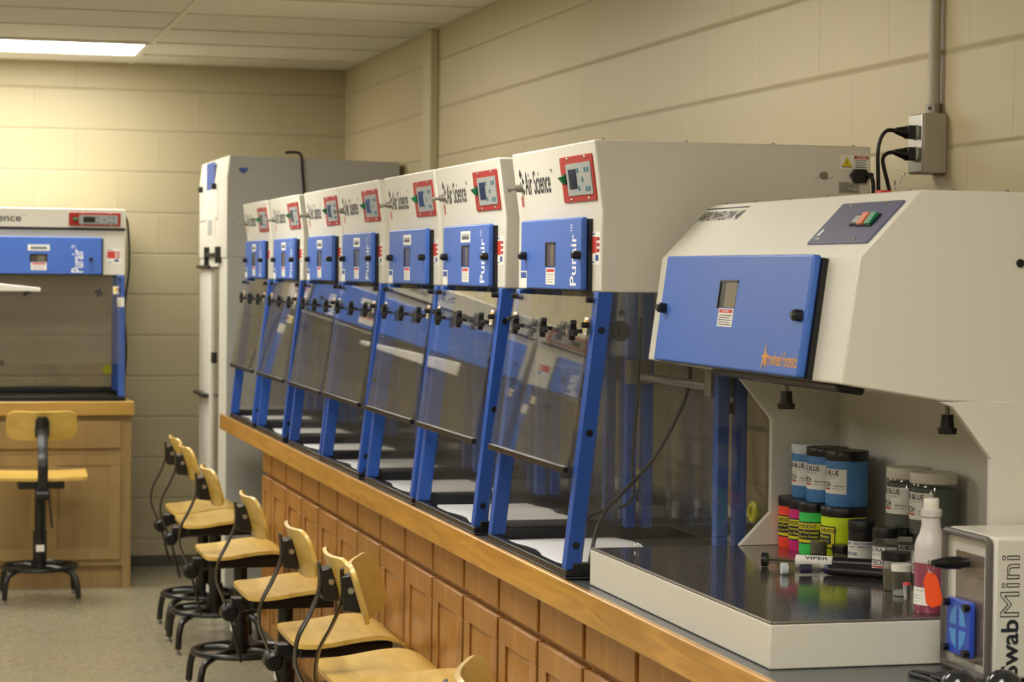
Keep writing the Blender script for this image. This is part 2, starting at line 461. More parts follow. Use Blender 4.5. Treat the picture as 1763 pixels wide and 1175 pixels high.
# ------------------------------------------------------------------ long counter
t = empty('countertop', (1.27, 5.6, .81))
MB().box(.014, .848, -4.2, 4.2, 0, .062).build('work_surface', 'counter_black', t, bevel=.001)
MB().box(0, .014, -4.2, 4.2, -.0, .066).build('wood_edge', 'edge_wood', t, bevel=.004, seg=3)
tag(t, 'long dark laboratory countertop with honey coloured wooden front edge along right wall', 'countertop')

PITCH = .3453
def make_cabinet(wd, cab, x_face=0):
    """local: front faces -x at x=0, y 0..wd, z from 0"""
    r = empty('base_cabinet')
    MB().box(.02, .78, 0, wd, .10, .81).box(.09, .78, 0, wd, 0, .10).build('carcass', cab, r)
    g = .012
    MB().box(0, .019, g, wd - g, .722, .803).build('drawer', cab, r, bevel=.003)
    d = MB(); y0, y1, z0, z1 = g, wd - g, .115, .705
    d.box(.004, .019, y0, y1, z0, z1)
    s = .055
    for a in ((y0, y1, z0, z0 + s), (y0, y1, z1 - s, z1), (y0, y0 + s, z0 + s, z1 - s), (y1 - s, y1, z0 + s, z1 - s)): d.box(-.002, .004, *a)
    # raised centre panel with sloped border
    a0, a1, b0, b1 = y0 + s + .012, y1 - s - .012, z0 + s + .012, z1 - s - .012
    e = .022
    d.hexa([(.004, a0, b0), (.004, a0, b1), (.004, a1, b1), (.004, a1, b0), (-.002, a0 + e, b0 + e), (-.002, a0 + e, b1 - e), (-.002, a1 - e, b1 - e), (-.002, a1 - e, b0 + e)])
    d.build('door', cab, r, bevel=.002)
    return r
ORD = ['', 'first', 'second', 'third', 'fourth', 'fifth', 'sixth', 'seventh', 'eighth', 'ninth', 'tenth', 'eleventh', 'twelfth', 'thirteenth', 'fourteenth', 'fifteenth', 'sixteenth', 'seventeenth']
c0 = make_cabinet(PITCH, 'cab_wood')
ytop = 3.671 + PITCH * 14
for k in range(1, 17):
    c = c0 if k == 1 else copy_tree(c0)
    c.location = (1.30, ytop - PITCH * k, 0)
    tag(c, 'brown wooden base cabinet, %s from the far end of the long counter' % ORD[k], 'cabinet', 'base cabinets under the long counter')
c = make_cabinet(.24, 'cab_wood'); c.location = (1.30, ytop + .001, 0); c.name = 'base_cabinet'
tag(c, 'narrow brown wooden end cabinet at the open knee space beside the grey tower', 'cabinet', 'base cabinets under the long counter')

# ------------------------------------------------------------------ ductless hoods
HB = .588; HM = .755; HT = .899; HW = .66
def screw(mb, F, a, b, r=.004, h=.003, mi=0): mb.cyl(F.p(a, b, 0), F.p(a, b, h), r, r * .8, 10, mi)
def post_x(z): return (z - .028) / (HB - .028) * .062      # lean of the front posts and sash

def make_hood(wd, bend=HM, far=False):
    r = empty('fume_hood')
    MB().box(0, .66, 0, wd, 0, .006).box(0, .018, 0, wd, .006, .02).box(.015, .66, 0, .018, .006, .034).box(.015, .66, wd - .018, wd, .006, .034) \
        .box(.64, .66, .018, wd - .018, .006, .034).build('base_tray', 'black_tray', r, bevel=.002)
    for y0 in (.003, wd - .035):
        p = MB()
        w = .034
        p.hexa([(0, y0, .02), (w, y0, .02), (w, y0 + .032, .02), (0, y0 + .032, .02),
                (post_x(HB), y0, HB), (post_x(HB) + w, y0, HB), (post_x(HB) + w, y0 + .032, HB), (post_x(HB), y0 + .032, HB)])
        po = p.build('front_post', 'blue_post', r, bevel=.002)
        side = -1 if y0 < .1 else 1
        yy = y0 if side < 0 else y0 + .032
        for z in (.07, .30, .51):
            x = post_x(z) + w / 2
            MB().cyl((x, yy, z), (x, yy + side * .004, z), .0075, .0065, 14).build('cap_screw', 'black_plastic', po)
    for y0 in (.003, wd - .033):
        MB().box(.366, .390, y0, y0 + .03, .03, HB).build('rear_post', 'blue_post', r, bevel=.002)
        MB().box(.325, .350, y0, y0 + .03, .03, HB).build('rear_post', 'blue_post', r, bevel=.002)
    for y0 in (-.002, wd - .002):
        q = MB(); q.prism([(.03, .034), (.43, .034), (.43, HB), (.03 + post_x(HB), HB)], y0, y0 + .004)
        q.build('side_panel', 'smoke_acrylic', r, smooth=0)
    MB().box(.431, .435, .004, wd - .004, .034, HB).build('back_panel', 'clear_acrylic', r, smooth=0)
    g = MB()
    g.lathe([(.010, 0), (.022, 0), (.024, .006), (.020, .010), (.012, .010), (.010, .004)], n=24)
    go = g.build('cable_port', 'yellow_plastic', r); go.location = (.428, .050, .127); go.rotation_euler = (0, R(-90), 0)
    # sash: sheet in front of the posts
    z0, z1 = (.226 if not far else .175), HB - .01
    def sx(z): return .060 - (HB - z) * .158
    sh = MB(); y0, y1 = .02, wd - .004
    sh.hexa([(sx(z0), y0, z0), (sx(z0) + .004, y0, z0), (sx(z0) + .004, y1, z0), (sx(z0), y1, z0), (sx(z1), y0, z1), (sx(z1) + .004, y0, z1), (sx(z1) + .004, y1, z1), (sx(z1), y1, z1)])
    so = sh.build('sash', 'smoke_acrylic', r, smooth=0)
    if not far: MB().box(sx(.226) - .006, sx(.226) + .006, .02, wd - .004, .216, .230).build('sash_rail', 'black_plastic', so, bevel=.002)
    F = Frame((sx(.2), 0, .2), (0, -1, 0), (sx(.5) - sx(.2), 0, .3))
    fr = [.10, .445, .80] if not far else [.10, .37, .63, .90]
    for f in fr:
        k = MB(); c = Vector((sx(.506), wd * f, .506))
        k.cyl(c, c + Vector((-.022, 0, .002)), .0045, .0045, 12)
        k.cyl(c + Vector((-.014, 0, .002)), c + Vector((-.028, 0, .003)), .010, .010, 14)
        for q in range(4):
            t = math.pi / 2 * q + .3
            d = Vector((0, math.cos(t), math.sin(t))) * .0155
            k.cyl(c + Vector((-.015, 0, .002)) + d, c + Vector((-.026, 0, .003)) + d, .0075, .0065, 10)
            k.cyl(c + Vector((-.0205, 0, .0025)), c + Vector((-.0205, 0, .0025)) + d, .006, .006, 8)
        k.build('sash_knob', 'black_plastic', so)
    for a in (.028, wd - .056):
        k = MB(); e = .0012
        zb = .50
        x = sx(zb + .015) - e
        F2 = Frame((sx(zb) - .0006, a + .028, zb), (0, -1, 0), (sx(.55) - sx(.5), 0, .05))
        k.fbox(F2, 0, .026, 0, .036, 0, .0008, 0); k.fbox(F2, .003, .013, .006, .031, .0008, .0012, 1)
        k.fbox(F2, .015, .024, .022, .031, .0008, .0012, 2)
        for j in range(4): k.fbox(F2, .015, .024, .004 + j * .0045, .006 + j * .0045, .0008, .0012, 3)
        k.build('warning_sticker', ['label_white', 'sticker_yellow', 'label_red', 'print_dark'], so, smooth=0)
    for a in (.026, wd - .03):
        for z in (.52, .572): MB().cyl((sx(z), a, z), (sx(z) - .014, a, z), .007, .006, 12).build('hinge_pin', 'black_plastic', so)
    # head
    prof = [(.068, HB), (.655, HB), (.655, HT), (.048, HT), (.068, bend)]
    MB().prism(prof, -.002, wd + .002).build('head_housing', 'white_paint', r, bevel=.004)
    # fold strip above the door
    UF = Frame((.068, 0, bend), (0, -1, 0), (-.02, 0, HT - bend))     # a = -y
    LF = Frame((.068, 0, HB), (0, -1, 0), (0, 0, 1))
    s = (HT - bend) / .145
    # control panel
    cp = MB(); cp.frbox(UF, -.262, -.022, .022 * s, .120 * s, -.001, .003, .006)
    for a in (-.20, -.07):
        for b_ in (.028 * s, .115 * s): screw(cp, Frame(UF.p(0, 0, .003), UF.ex, UF.ey), a, b_, .0035, .003, 1)
    cpo = cp.build('control_panel', ['display_red', 'steel'], r, bevel=.0008)
    k = MB(); k.frbox(UF, -.215, -.035, .036 * s, .104 * s, .003, .005, .004, 0)
    k.fbox(UF, -.195, -.140, .050 * s, .092 * s, .005, .0062, 1)
    for (a, b_) in ((-.128, .088), (-.098, .068), (-.128, .050), (-.075, .088), (-.055, .088), (-.075, .048), (-.055, .048)):
        k.fbox(UF, a - .005, a + .005, (b_ - .005) * s, (b_ + .005) * s, .005, .006, 2)
    k.build('keypad', ['keypad_grey', 'lcd_dark', 'button_teal'], cpo, smooth=0)
    k = MB(); k.fbox(UF, -.243, -.221, .062 * s, .084 * s, .003, .006, 1); k.mi = 0; k.hexa([UF.p(-.241, .064 * s, .006), UF.p(-.223, .064 * s, .006), UF.p(-.223, .082 * s, .006), UF.p(-.241, .082 * s, .006),
        UF.p(-.241, .064 * s, .009), UF.p(-.223, .064 * s, .009), UF.p(-.223, .078 * s, .018), UF.p(-.241, .078 * s, .018)])
    k.build('rocker_switch', ['green_switch', 'black_plastic'], cpo, smooth=0)
    L0 = -.625 if not far else -.80
    lw_ = .215 if not far else .27
    mb = MB(); fn_ = lambda x, y: UF.p(x, y, .0006)
    add_text(mb, 'Air Science', fn_, lw_, .054 * s, 0, .012, False, L0 + .05, .048 * s); add_text(mb, 'TM', fn_, .018, .008 * s, 0, .0, False, L0 + .054 + lw_, .092 * s)
    mb.build('lettering', 'print_dark', r, smooth=0)
    # bird-like mark left of the words
    k = MB(); k.mi = 0
    for (x, y, q) in ((0, .026, .018), (.016, .010, .015), (-.004, .000, .015), (.018, -.014, .012)):
        pts = [(x, y - q * .6), (x + q * .8, y), (x, y + q * .8), (x - q * .5, y)]
        k._face([k.bm.verts.new(UF.p(L0 + .018 + p[0], (.07 + p[1]) * s, .0006)) for p in pts])
    k.build('logo_mark', 'print_dark', r, smooth=0)
    # sampling port at the far end of the upper face
    if not far:
        P0 = UF.p(-(wd - .055), .066 * s, 0); n = UF.en
        k = MB(); k.cyl(P0 - n * .002, P0 + n * .014, .010, .008, 14); k.cyl(P0 + n * .014, P0 + n * .028, .004, .004, 10); k.cyl(P0 + n * .028, P0 + n * .034, .007, .006, 12)
        k.build('sampling_port', 'dull_steel', r)
        k = MB(); k.fbox(UF, -(wd - .040), -(wd - .052), .022 * s, .046 * s, 0, .0006); k.build('red_note', 'label_red', r, smooth=0)
    # blue filter door
    d0, d1 = (-.560, -.075) if not far else (-wd + .03, -.11)
    dz1 = .155 if not far else bend - HB - .04
    MB().fbox(LF, d0 - .004, d1 + .008, .000, dz1 - .004, 0, .008).build('door_gasket', 'black_rubber', r)
    door = MB().frbox(LF, d0, d1, .003, dz1, .008, .022, .006).build('filter_door', 'blue_paint', r, bevel=.003)
    dm = (d0 + d1) / 2
    k = MB()
    if not far: wx0, wx1, wz0, wz1 = -.345, -.272, .052, .103
    else: wx0, wx1, wz0, wz1 = -.44, -.36, .060, .095
    k.fbox(LF, wx0, wx1, wz0, wz1, .0215, .0226, 0)
    k.fbox(LF, wx0 - .002, wx0 + .003, wz0, wz1, .0226, .024, 1); k.fbox(LF, wx0, wx1, wz1 - .003, wz1 + .002, .0226, .024, 1)
    k.fbox(LF, wx0 + .035, wx1 - .012, wz0, wz1 - .004, .0226, .0228, 2)
    k.build('viewing_window', ['window_dark', 'black_plastic', 'window_grey'], door, smooth=0)
    k = MB(); wc = (wx0 + wx1) / 2
    k.fbox(LF, wc - .036, wc + .036, wz0 - .039, wz0 - .003, .022, .0226, 0); k.fbox(LF, wc - .030, wc + .030, wz0 - .012, wz0 - .005, .0226, .0229, 1)
    for j in range(4): k.fbox(LF, wc - .028, wc + .028 - .006 * (j % 2), wz0 - .018 - j * .0055, wz0 - .016 - j * .0055, .0226, .0229, 2)
    k.build('caution_label', ['label_white', 'label_red', 'tower_grey'], door, smooth=0)
    for a in ((-.515, -.085) if not far else (-wd + .06, -.16)):
        k = MB(); b_ = .076; k.cyl(LF.p(a, b_, .020), LF.p(a, b_, .036), .0095, .009, 16); k.cyl(LF.p(a, b_, .036), LF.p(a, b_, .040), .009, .006, 16)
        k.build('door_latch', 'black_plastic', door)
    if not far:
        k = MB(); k.fbox(LF, -.557, -.505, .004, .042, .022, .0226, 0); k.fbox(LF, -.553, -.509, .026, .039, .0226, .0229, 1)
        for j in range(3): k.fbox(LF, -.553, -.512, .007 + j * .006, .007 + j * .006, .0226, .0229, 1)
        k.build('service_label', ['label_white', 'print_blue'], door, smooth=0)
    cx0 = -.078 if not far else -.085
    k = MB(); zt = .062
    k.fbox(LF, cx0, cx0 + .066, zt - .006, zt + .062, 0, .0006, 0); k.fbox(LF, cx0 + .002, cx0 + .040, zt + .018, zt + .052, .0006, .0010, 1)
    for j in range(3): k.fbox(LF, cx0 + .043, cx0 + .062, zt + .020 + j * .012, zt + .027 + j * .012, .0006, .001, 2)
    k.fbox(LF, cx0 + .036, cx0 + .056, zt + .002, zt + .014, .0006, .001, 3)
    k.fbox(LF, cx0 + .003, cx0 + .026, zt - .002, zt + .001, .0006, .001, 3); k.fbox(LF, cx0 + .003, cx0 + .03, zt + .056, zt + .059, .0006, .001, 3)
    k.build('certification_label', ['label_white', 'label_red', 'display_red', 'print_blue'], r, smooth=0)
    # rod inside the chamber with end brackets
    if not far:
        MB().cyl((.345, .02, .388), (.345, wd - .02, .388), .010, n=14).build('inner_rod', 'steel', r)
        for y0 in (.034, wd - .074): MB().box(.318, .372, y0, y0 + .04, .37, .425).build('rod_bracket', 'dull_steel', r, bevel=.002)
    r['_door'] = 1
    return r, door, LF
def purair(door, LF, x=-.255, h=.046):
    # reads upwards: ex = up, ey = towards the far end (left)
    F = Frame(LF.p(x, .012, .0222), (0, 0, 1), (0, 1, 0)); F.en = Vector((-1, 0, 0))
    mb = MB(); fn_ = lambda a, b: F.p(a, b, .0006)
    add_text(mb, 'Purair', fn_, .108, h, 0, .014, False, 0, 0); add_text(mb, 'TM', fn_, .016, h * .38, 0, .0, False, .112, h * .62)
    return mb.build('lettering', 'print_white', door, smooth=0)
def extra_label(door, LF, a=-.38):
    k = MB(); k.fbox(LF, a - .050, a + .050, .112, .140, .022, .0226, 0)
    k.fbox(LF, a - .038, a + .038, .119, .133, .0226, .0229, 1)
    for j in range(7): k.fbox(LF, a - .036 + j * .0105, a - .029 + j * .0105, .119, .127, .0229, .0231, 2)
    return k.build('filter_label', ['label_white', 'keypad_grey', 'print_dark'], door, smooth=0)

YN = [4.445, 5.235, 5.935, 6.69, 7.365, 8.15, 8.92]      # nearest first
POS = ['nearest the camera', 'second from the near end', 'third from the near end', 'at the middle of the seven', 'third from the grey tower', 'second from the grey tower', 'beside the grey tower']
GRP = 'fume hoods along the long counter'
proto, pdoor, LF = make_hood(HW)
copies = [proto] + [copy_tree(proto) for _ in range(6)]
PUR = {0: 1, 1: 1, 3: 1, 5: 1, 6: 1}
for i, (o, y) in enumerate(zip(copies, YN)):
    o.location = (1.285, y, .873)
    if '_door' in o: del o['_door']
    tag(o, 'white and blue fume hood on the long counter, ' + POS[i], 'fume hood', GRP)
    d = [c for c in o.children if c.name.startswith('filter_door')][0]
    if i in PUR: purair(d, LF, -.108)
    if i > 0: extra_label(d, LF, -.31)
    # absorbent sheet lying in the tray
    s = MB(); n = 10; up = []; dn = []
    L = [(.05 + .012 * math.sin(j * 1.1 + i * 2), .022 + (HW - .044) * j / n) for j in range(n + 1)]
    Rr = [(.34 - .03 * j / n + .01 * math.sin(j * 1.7 + i), .022 + (HW - .044) * j / n) for j in range(n + 1)]
    for j in range(n):
        s.hexa([(L[j][0], L[j][1], 0), (Rr[j][0], Rr[j][1], 0), (Rr[j + 1][0], Rr[j + 1][1], 0), (L[j + 1][0], L[j + 1][1], 0),
                (L[j][0], L[j][1], .0012), (Rr[j][0], Rr[j][1], .0012), (Rr[j + 1][0], Rr[j + 1][1], .0012), (L[j + 1][0], L[j + 1][1], .0012)])
    po = s.build('paper_sheet', 'paper', smooth=0); po.location = (1.285, y, .8795)
    tag(po, 'white paper sheet on the black floor of the hood ' + POS[i], 'paper sheet', 'paper sheets inside the fume hoods')

# things only the nearest hood shows on its side
h = copies[0]
SF = Frame((0, -.002, 0), (1, 0, 0), (0, 0, 1))
k = MB(); k.fbox(SF, .585, .651, .851, .881, 0, .0006, 0); k.fbox(SF, .618, .649, .872, .879, .0006, .0009, 1); k.fbox(SF, .617, .6175, .851, .881, .0006, .0009, 2)
for j in range(5): k.fbox(SF, .620, .646 - .004 * (j % 2), .854 + j * .0036, .8555 + j * .0036, .0006, .0009, 2)
k.mi = 3; k._face([k.bm.verts.new(SF.p(a, b, .0009)) for a, b in ((.589, .855), (.613, .855), (.601, .878))])
k.mi = 2; k._face([k.bm.verts.new(SF.p(a, b, .0012)) for a, b in ((.600, .857), (.603, .866), (.600, .865), (.602, .872), (.598, .864), (.601, .865))])
for a, b in (((.589, .855), (.613, .8562)), ): k.fbox(SF, .589, .613, .8545, .856, .0009, .0011, 2)
k.build('danger_label', ['label_white', 'display_red', 'print_dark', 'sticker_yellow'], h, smooth=0)
ftext('danger_lettering', 'DANGER', SF, .623, .8735, .022, .0045, 'label_white', h, n=.001, bold=.01)
k = MB(); k.fbox(SF, .583, .630, .800, .824, 0, .0006, 0)
for j in range(6): k.fbox(SF, .585, .628 - .012 * (j % 3), .803 + j * .0035, .8041 + j * .0035, .0006, .0009, 1)
k.build('rating_label', ['grey_box', 'print_dark'], h, smooth=0)
k = MB(); pts = [(.606, .838), (.616, .851), (.640, .851), (.649, .838), (.640, .822), (.616, .822)]
lo = [k.bm.verts.new(SF.p(a, b, 0)) for a, b in pts]; hi = [k.bm.verts.new(SF.p(a, b, .012)) for a, b in pts]
k._face(hi); [k._face([lo[i], lo[(i + 1) % 6], hi[(i + 1) % 6], hi[i]]) for i in range(6)]
k.cyl(SF.p(.648, .838, 0), SF.p(.648, .838, .02), .006)
k.build('power_inlet', 'black_plastic', h, bevel=.001)
k = MB(); k.cyl(SF.p(.549, .836, 0), SF.p(.549, .836, .004), .0085, n=18, mi=0)
k.build('key_lock', 'dull_steel', h)
for a in (.532, .563): MB().cyl(SF.p(a, .838, 0), SF.p(a, .838, .003), .0085, .006, 16).build('hole_plug', 'white_enamel', h)
k = MB()
for a in (.07, .25, .44, .62): k.cyl((a, .01, HT), (a, .01, HT + .003), .004, n=8)
k.build('lid_screws', 'dull_steel', h)
# latch disc and cap on the near side glass
k = MB(); k.cyl((.109, -.003, .509), (.109, -.010, .509), .021, .019, 24); k.cyl((.109, -.010, .509), (.109, -.014, .509), .007, n=14)
k.cyl((.111, -.003, .547), (.111, -.008, .547), .006, n=12)
k.build('vent_disc', 'disc_smoke', h)

def cord(name, pts, r, label, m='black_rubber', n=8, cat='cord', parent=None):
    if parent:
        o = MB().tube(smooth_path(pts, n), r, 10).build(name, m, parent); bpy.context.view_layer.update(); o.matrix_parent_inverse = parent.matrix_world.inverted(); return o
    o = MB().tube(smooth_path(pts, n), r, 10).build(name, m)
    return tag(o, label, cat)
cord('coiled_cable', [(1.640, 4.72, 1.36), (1.640, 4.72, 1.26), (1.605, 4.72, 1.17), (1.555, 4.72, 1.09), (1.49, 4.70, 1.03), (1.435, 4.66, .99), (1.395, 4.60, .95), (1.375, 4.58, .886)], .0045,
     'thick black cord hanging inside the nearest hood and lying on its paper sheet', cat='cable')
cord('coiled_cable', [(1.585, 4.90, 1.40), (1.580, 4.90, 1.22), (1.570, 4.90, 1.08), (1.565, 4.88, 1.00), (1.520, 4.80, .985), (1.440, 4.70, .985), (1.360, 4.62, .96), (1.335, 4.60, .888)], .0035,
     'thin black cord behind the thick one inside the nearest hood', cat='cable')
# clip hanging from the rod
t = empty('spring_clip', (1.645, 4.47, 1.245))
MB().tube([(0, .008 * math.cos(a), .02 + .012 * math.sin(a)) for a in [k * math.pi / 8 for k in range(16)]], .0012, 6, closed=True).tube([(0, 0, .008), (0, .004, -.015)], .0012, 6).build('wire_loop', 'steel', t)
MB().hexa([(-.014, -.008, -.035), (.014, -.008, -.035), (.014, .008, -.035), (-.014, .008, -.035), (-.010, -.002, -.012), (.010, -.002, -.012), (.010, .002, -.012), (-.010, .002, -.012)]).build('clip_jaws', 'black_plastic', t, bevel=.001)
tag(t, 'black spring clip hanging on a wire from the rod in the nearest hood', 'clip')

# ------------------------------------------------------------------ workstation beside the hoods
Y0, Y1 = 3.374, 4.372
Wt = empty('downflow_workstation', (1.314, Y0, .872))
ox, oy, oz = 1.314, Y0, .872
def L(x, y, z): return (x - ox, y - oy, z - oz)
def lp(prof): return [(x - ox, z - oz) for x, z in prof]
W_ = Y1 - Y0
MB().prism(lp([(1.314, .873), (1.86, .873), (1.86, .9445), (1.314, .9445)]), 0, W_).build('base_plenum', 'white_paint', Wt, bevel=.002)
MB().box(.004, 1.842 - ox, .004, W_ - .004, .9445 - oz, .9475 - oz).build('perforated_deck', 'perforated_metal', Wt, bevel=.001)
MB().box(.0, .006, .0, W_, .9445 - oz, .9488 - oz).box(.006, .3, 0, .006, .9445 - oz, .9488 - oz).build('deck_trim', 'dull_steel', Wt, bevel=.001)
# head: hollow shell as closed prism; side panels and back panel hang below it
hp = lp([(1.43, 1.327), (1.60, 1.300), (1.86, 1.285), (1.86, 1.640), (1.561, 1.640), (1.457, 1.531)])
MB().prism(hp, .002, W_ - .002).build('head_housing', 'white_paint', Wt, bevel=.003)
sp = lp([(1.60, 1.298), (1.623, 1.290), (1.694, 1.204), (1.694, 1.015), (1.628, .9478), (1.86, .9478), (1.86, 1.298)])
MB().prism(sp, 0, .016).build('side_panel', 'white_paint', Wt, bevel=.001)
MB().prism(sp, W_ - .016, W_).build('side_panel', 'white_paint', Wt, bevel=.001)
MB().box(1.842 - ox, 1.86 - ox, .016, W_ - .016, .9478 - oz, 1.296 - oz).build('back_panel', 'white_paint', Wt)
WL = Frame(L(1.43, Y0, 1.327), (0, -1, 0), (1.457 - 1.43, 0, 1.531 - 1.327))
WU = Frame(L(1.457, Y0, 1.531), (0, -1, 0), (1.561 - 1.457, 0, 1.640 - 1.531))
def yl(y): return -(y - Y0)
MB().fbox(WL, yl(4.263), yl(3.500), .0, .203, 0, .010).build('door_gasket', 'black_rubber', Wt)
door = MB().frbox(WL, yl(4.259), yl(3.505), .001, .207, .010, .026, .006).build('filter_door', 'blue_paint', Wt, bevel=.004, seg=3)
k = MB(); k.fbox(WL, yl(3.928), yl(3.841), .111, .159, .0255, .0266, 0); k.fbox(WL, yl(3.928), yl(3.900), .111, .159, .0266, .0268, 1)
k.fbox(WL, yl(3.930), yl(3.926), .109, .161, .0266, .0285, 1); k.fbox(WL, yl(3.928), yl(3.839), .157, .161, .0266, .0285, 1)
k.build('viewing_window', ['window_grey', 'black_plastic'], door, smooth=0)
k = MB(); k.fbox(WL, yl(3.921), yl(3.845), .076, .109, .026, .0266, 0); k.fbox(WL, yl(3.917), yl(3.849), .101, .1075, .0266, .0269, 1)
for j in range(5): k.fbox(WL, yl(3.915), yl(3.850) - .008 * (j % 2), .079 + j * .0042, .0805 + j * .0042, .0266, .0269, 2)
k.build('caution_label', ['label_white', 'label_red', 'print_dark'], door, smooth=0)
ftext('caution_lettering', 'CAUTION', WL, yl(3.900), .1025, .032, .0038, 'label_white', door, n=.0272, bold=.01)
for y in (4.228, 3.522):
    k = MB(); k.cyl(WL.p(yl(y), .1035, .024), WL.p(yl(y), .1035, .040), .0105, .010, 18); k.cyl(WL.p(yl(y), .1035, .040), WL.p(yl(y), .1035, .044), .010, .006, 18)
    k.build('door_latch', 'black_plastic', door)
ftext('lettering', 'Arrowhead Forensics', WL, yl(3.660), .016, .150, .024, 'print_orange', door, n=.0266, bold=.012)
k = MB(); 
def wl(pts, n=.0268): k._face([k.bm.verts.new(WL.p(yl(3.675) + a, .005 + b, n)) for a, b in pts])
wl([(0, .0), (.014, .018), (.007, .020)]); wl([(.028, .0), (.014, .018), (.020, .021)]); wl([(.0, .026), (.014, .018), (.012, .030)]); wl([(.009, .020), (.019, .020), (.016, .052)]); wl([(.018, .022), (.034, .028), (.016, .030)])
k.build('arrowhead_star', 'print_orange', door, smooth=0)
# upper face
k = MB(); k.fbox(WU, yl(4.378) + .006, yl(4.129), .137, .140, 0, .0006); k.build('printed_line', 'print_dark', Wt, smooth=0)
ftext('lettering', 'ARROWFLOW 48', WU, yl(4.372), .104, .238, .026, 'print_dark', Wt, bold=.012, shear=.25)
cpl = MB().frbox(WU, yl(3.646), yl(3.391), .029, .126, 0, .003, .005).build('control_plate', 'purple_plate', Wt, bevel=.0006)
k = MB()
for a in (yl(3.60), yl(3.45)):
    for b_ in (.036, .119): k.cyl(WU.p(a, b_, .003), WU.p(a, b_, .006), .0035, .0025, 10)
k.build('plate_screws', 'steel', cpl)
k = MB(); k.fbox(WU, yl(3.520), yl(3.489), .068, .092, .003, .008, 0); k.fbox(WU, yl(3.516), yl(3.493), .072, .088, .008, .0086, 1)
k.build('hour_meter', ['black_plastic', 'keypad_grey'], cpl, smooth=0)
for a, m in ((3.478, 'amber_switch'), (3.447, 'green_switch')):
    k = MB(); k.fbox(WU, yl(a) - .014, yl(a) + .014, .066, .094, .003, .006, 1); k.mi = 0
    k.hexa([WU.p(yl(a) - .011, .068, .006), WU.p(yl(a) + .011, .068, .006), WU.p(yl(a) + .011, .092, .006), WU.p(yl(a) - .011, .092, .006),
            WU.p(yl(a) - .011, .068, .009), WU.p(yl(a) + .011, .068, .009), WU.p(yl(a) + .011, .092, .012), WU.p(yl(a) - .011, .092, .012)])
    k.build('rocker_switch', [m, 'black_plastic'], cpl, smooth=0)
k = MB(); k.mi = 0
k._face([k.bm.verts.new(WU.p(yl(3.632) + a, .047 + b, .0034)) for a, b in ((0, 0), (.005, .002), (.010, 0), (.013, .012), (.007, .018), (.002, .010))])
k.build('logo_mark', 'print_white', cpl, smooth=0)
ftext('plate_lettering', 'Air Science', WU, yl(3.634), .040, .026, .005, 'print_white', cpl, n=.0034)
# small things of the near side and lid
SN = Frame(L(0, Y0, 0), (1, 0, 0), (0, 0, 1))
MB().cyl(SN.p(1.738, 1.524, -.001), SN.p(1.738, 1.524, .002), .0068, n=18).build('side_hole', 'black_rubber', Wt)
k = MB()
for y in (3.45, 3.62, 3.80, 3.98, 4.16, 4.32): k.cyl(L(1.575, y, 1.640), L(1.575, y, 1.6435), .0035, n=8)
for x in (1.62, 1.72, 1.82): k.cyl(L(x, 3.39, 1.640), L(x, 3.39, 1.6435), .0035, n=8)
k.build('lid_screws', 'dull_steel', Wt)
# work light below the front edge, and the two clamp knobs
k = MB(); k.hexa([L(1.455, 3.45, 1.311), L(1.50, 3.45, 1.304), L(1.50, 4.05, 1.304), L(1.455, 4.05, 1.311), L(1.45, 3.45, 1.324), L(1.505, 3.45, 1.316), L(1.505, 4.05, 1.316), L(1.45, 4.05, 1.324)])
k.build('work_light', 'black_plastic', Wt, bevel=.004)
for (x, y, z) in ((1.50, 3.79, 1.290), (1.655, 3.46, 1.268)):
    k = MB(); k.cyl(L(x, y, z + .03), L(x, y, z), .004, n=10, mi=1); k.cyl(L(x, y, z + .004), L(x, y, z - .018), .010, .0115, 16); k.cyl(L(x, y, z - .018), L(x, y, z - .028), .017, .016, 8)
    k.build('clamp_knob', ['black_plastic', 'dull_steel'], Wt)
tag(Wt, 'white powder workstation with big blue door and dark perforated deck on long counter', 'workstation')

# little hook lying on the deck edge
o = MB().tube(smooth_path([(1.395, 4.33, .951), (1.397, 4.335, .957), (1.402, 4.337, .959), (1.405, 4.334, .955)], 5), .0012, 6).build('wire_hook', 'steel')
tag(o, 'tiny bright wire hook lying on the far front corner of the perforated deck', 'hook')
o = MB().tube(smooth_path([(1.60, 3.56, 1.647), (1.59, 3.54, 1.660), (1.585, 3.53, 1.652), (1.58, 3.50, 1.655), (1.575, 3.475, 1.671), (1.573, 3.465, 1.667)], 5), .0015, 6).build('wire_twist', 'steel')
tag(o, 'short twisted wire lying on top of the white powder workstation', 'wire')
o = MB().box(1.60, 1.62, 3.62, 3.645, 1.641, 1.648).build('red_tag', 'label_red', bevel=.001)
tag(o, 'small red tag lying on top of the white powder workstation', 'tag')

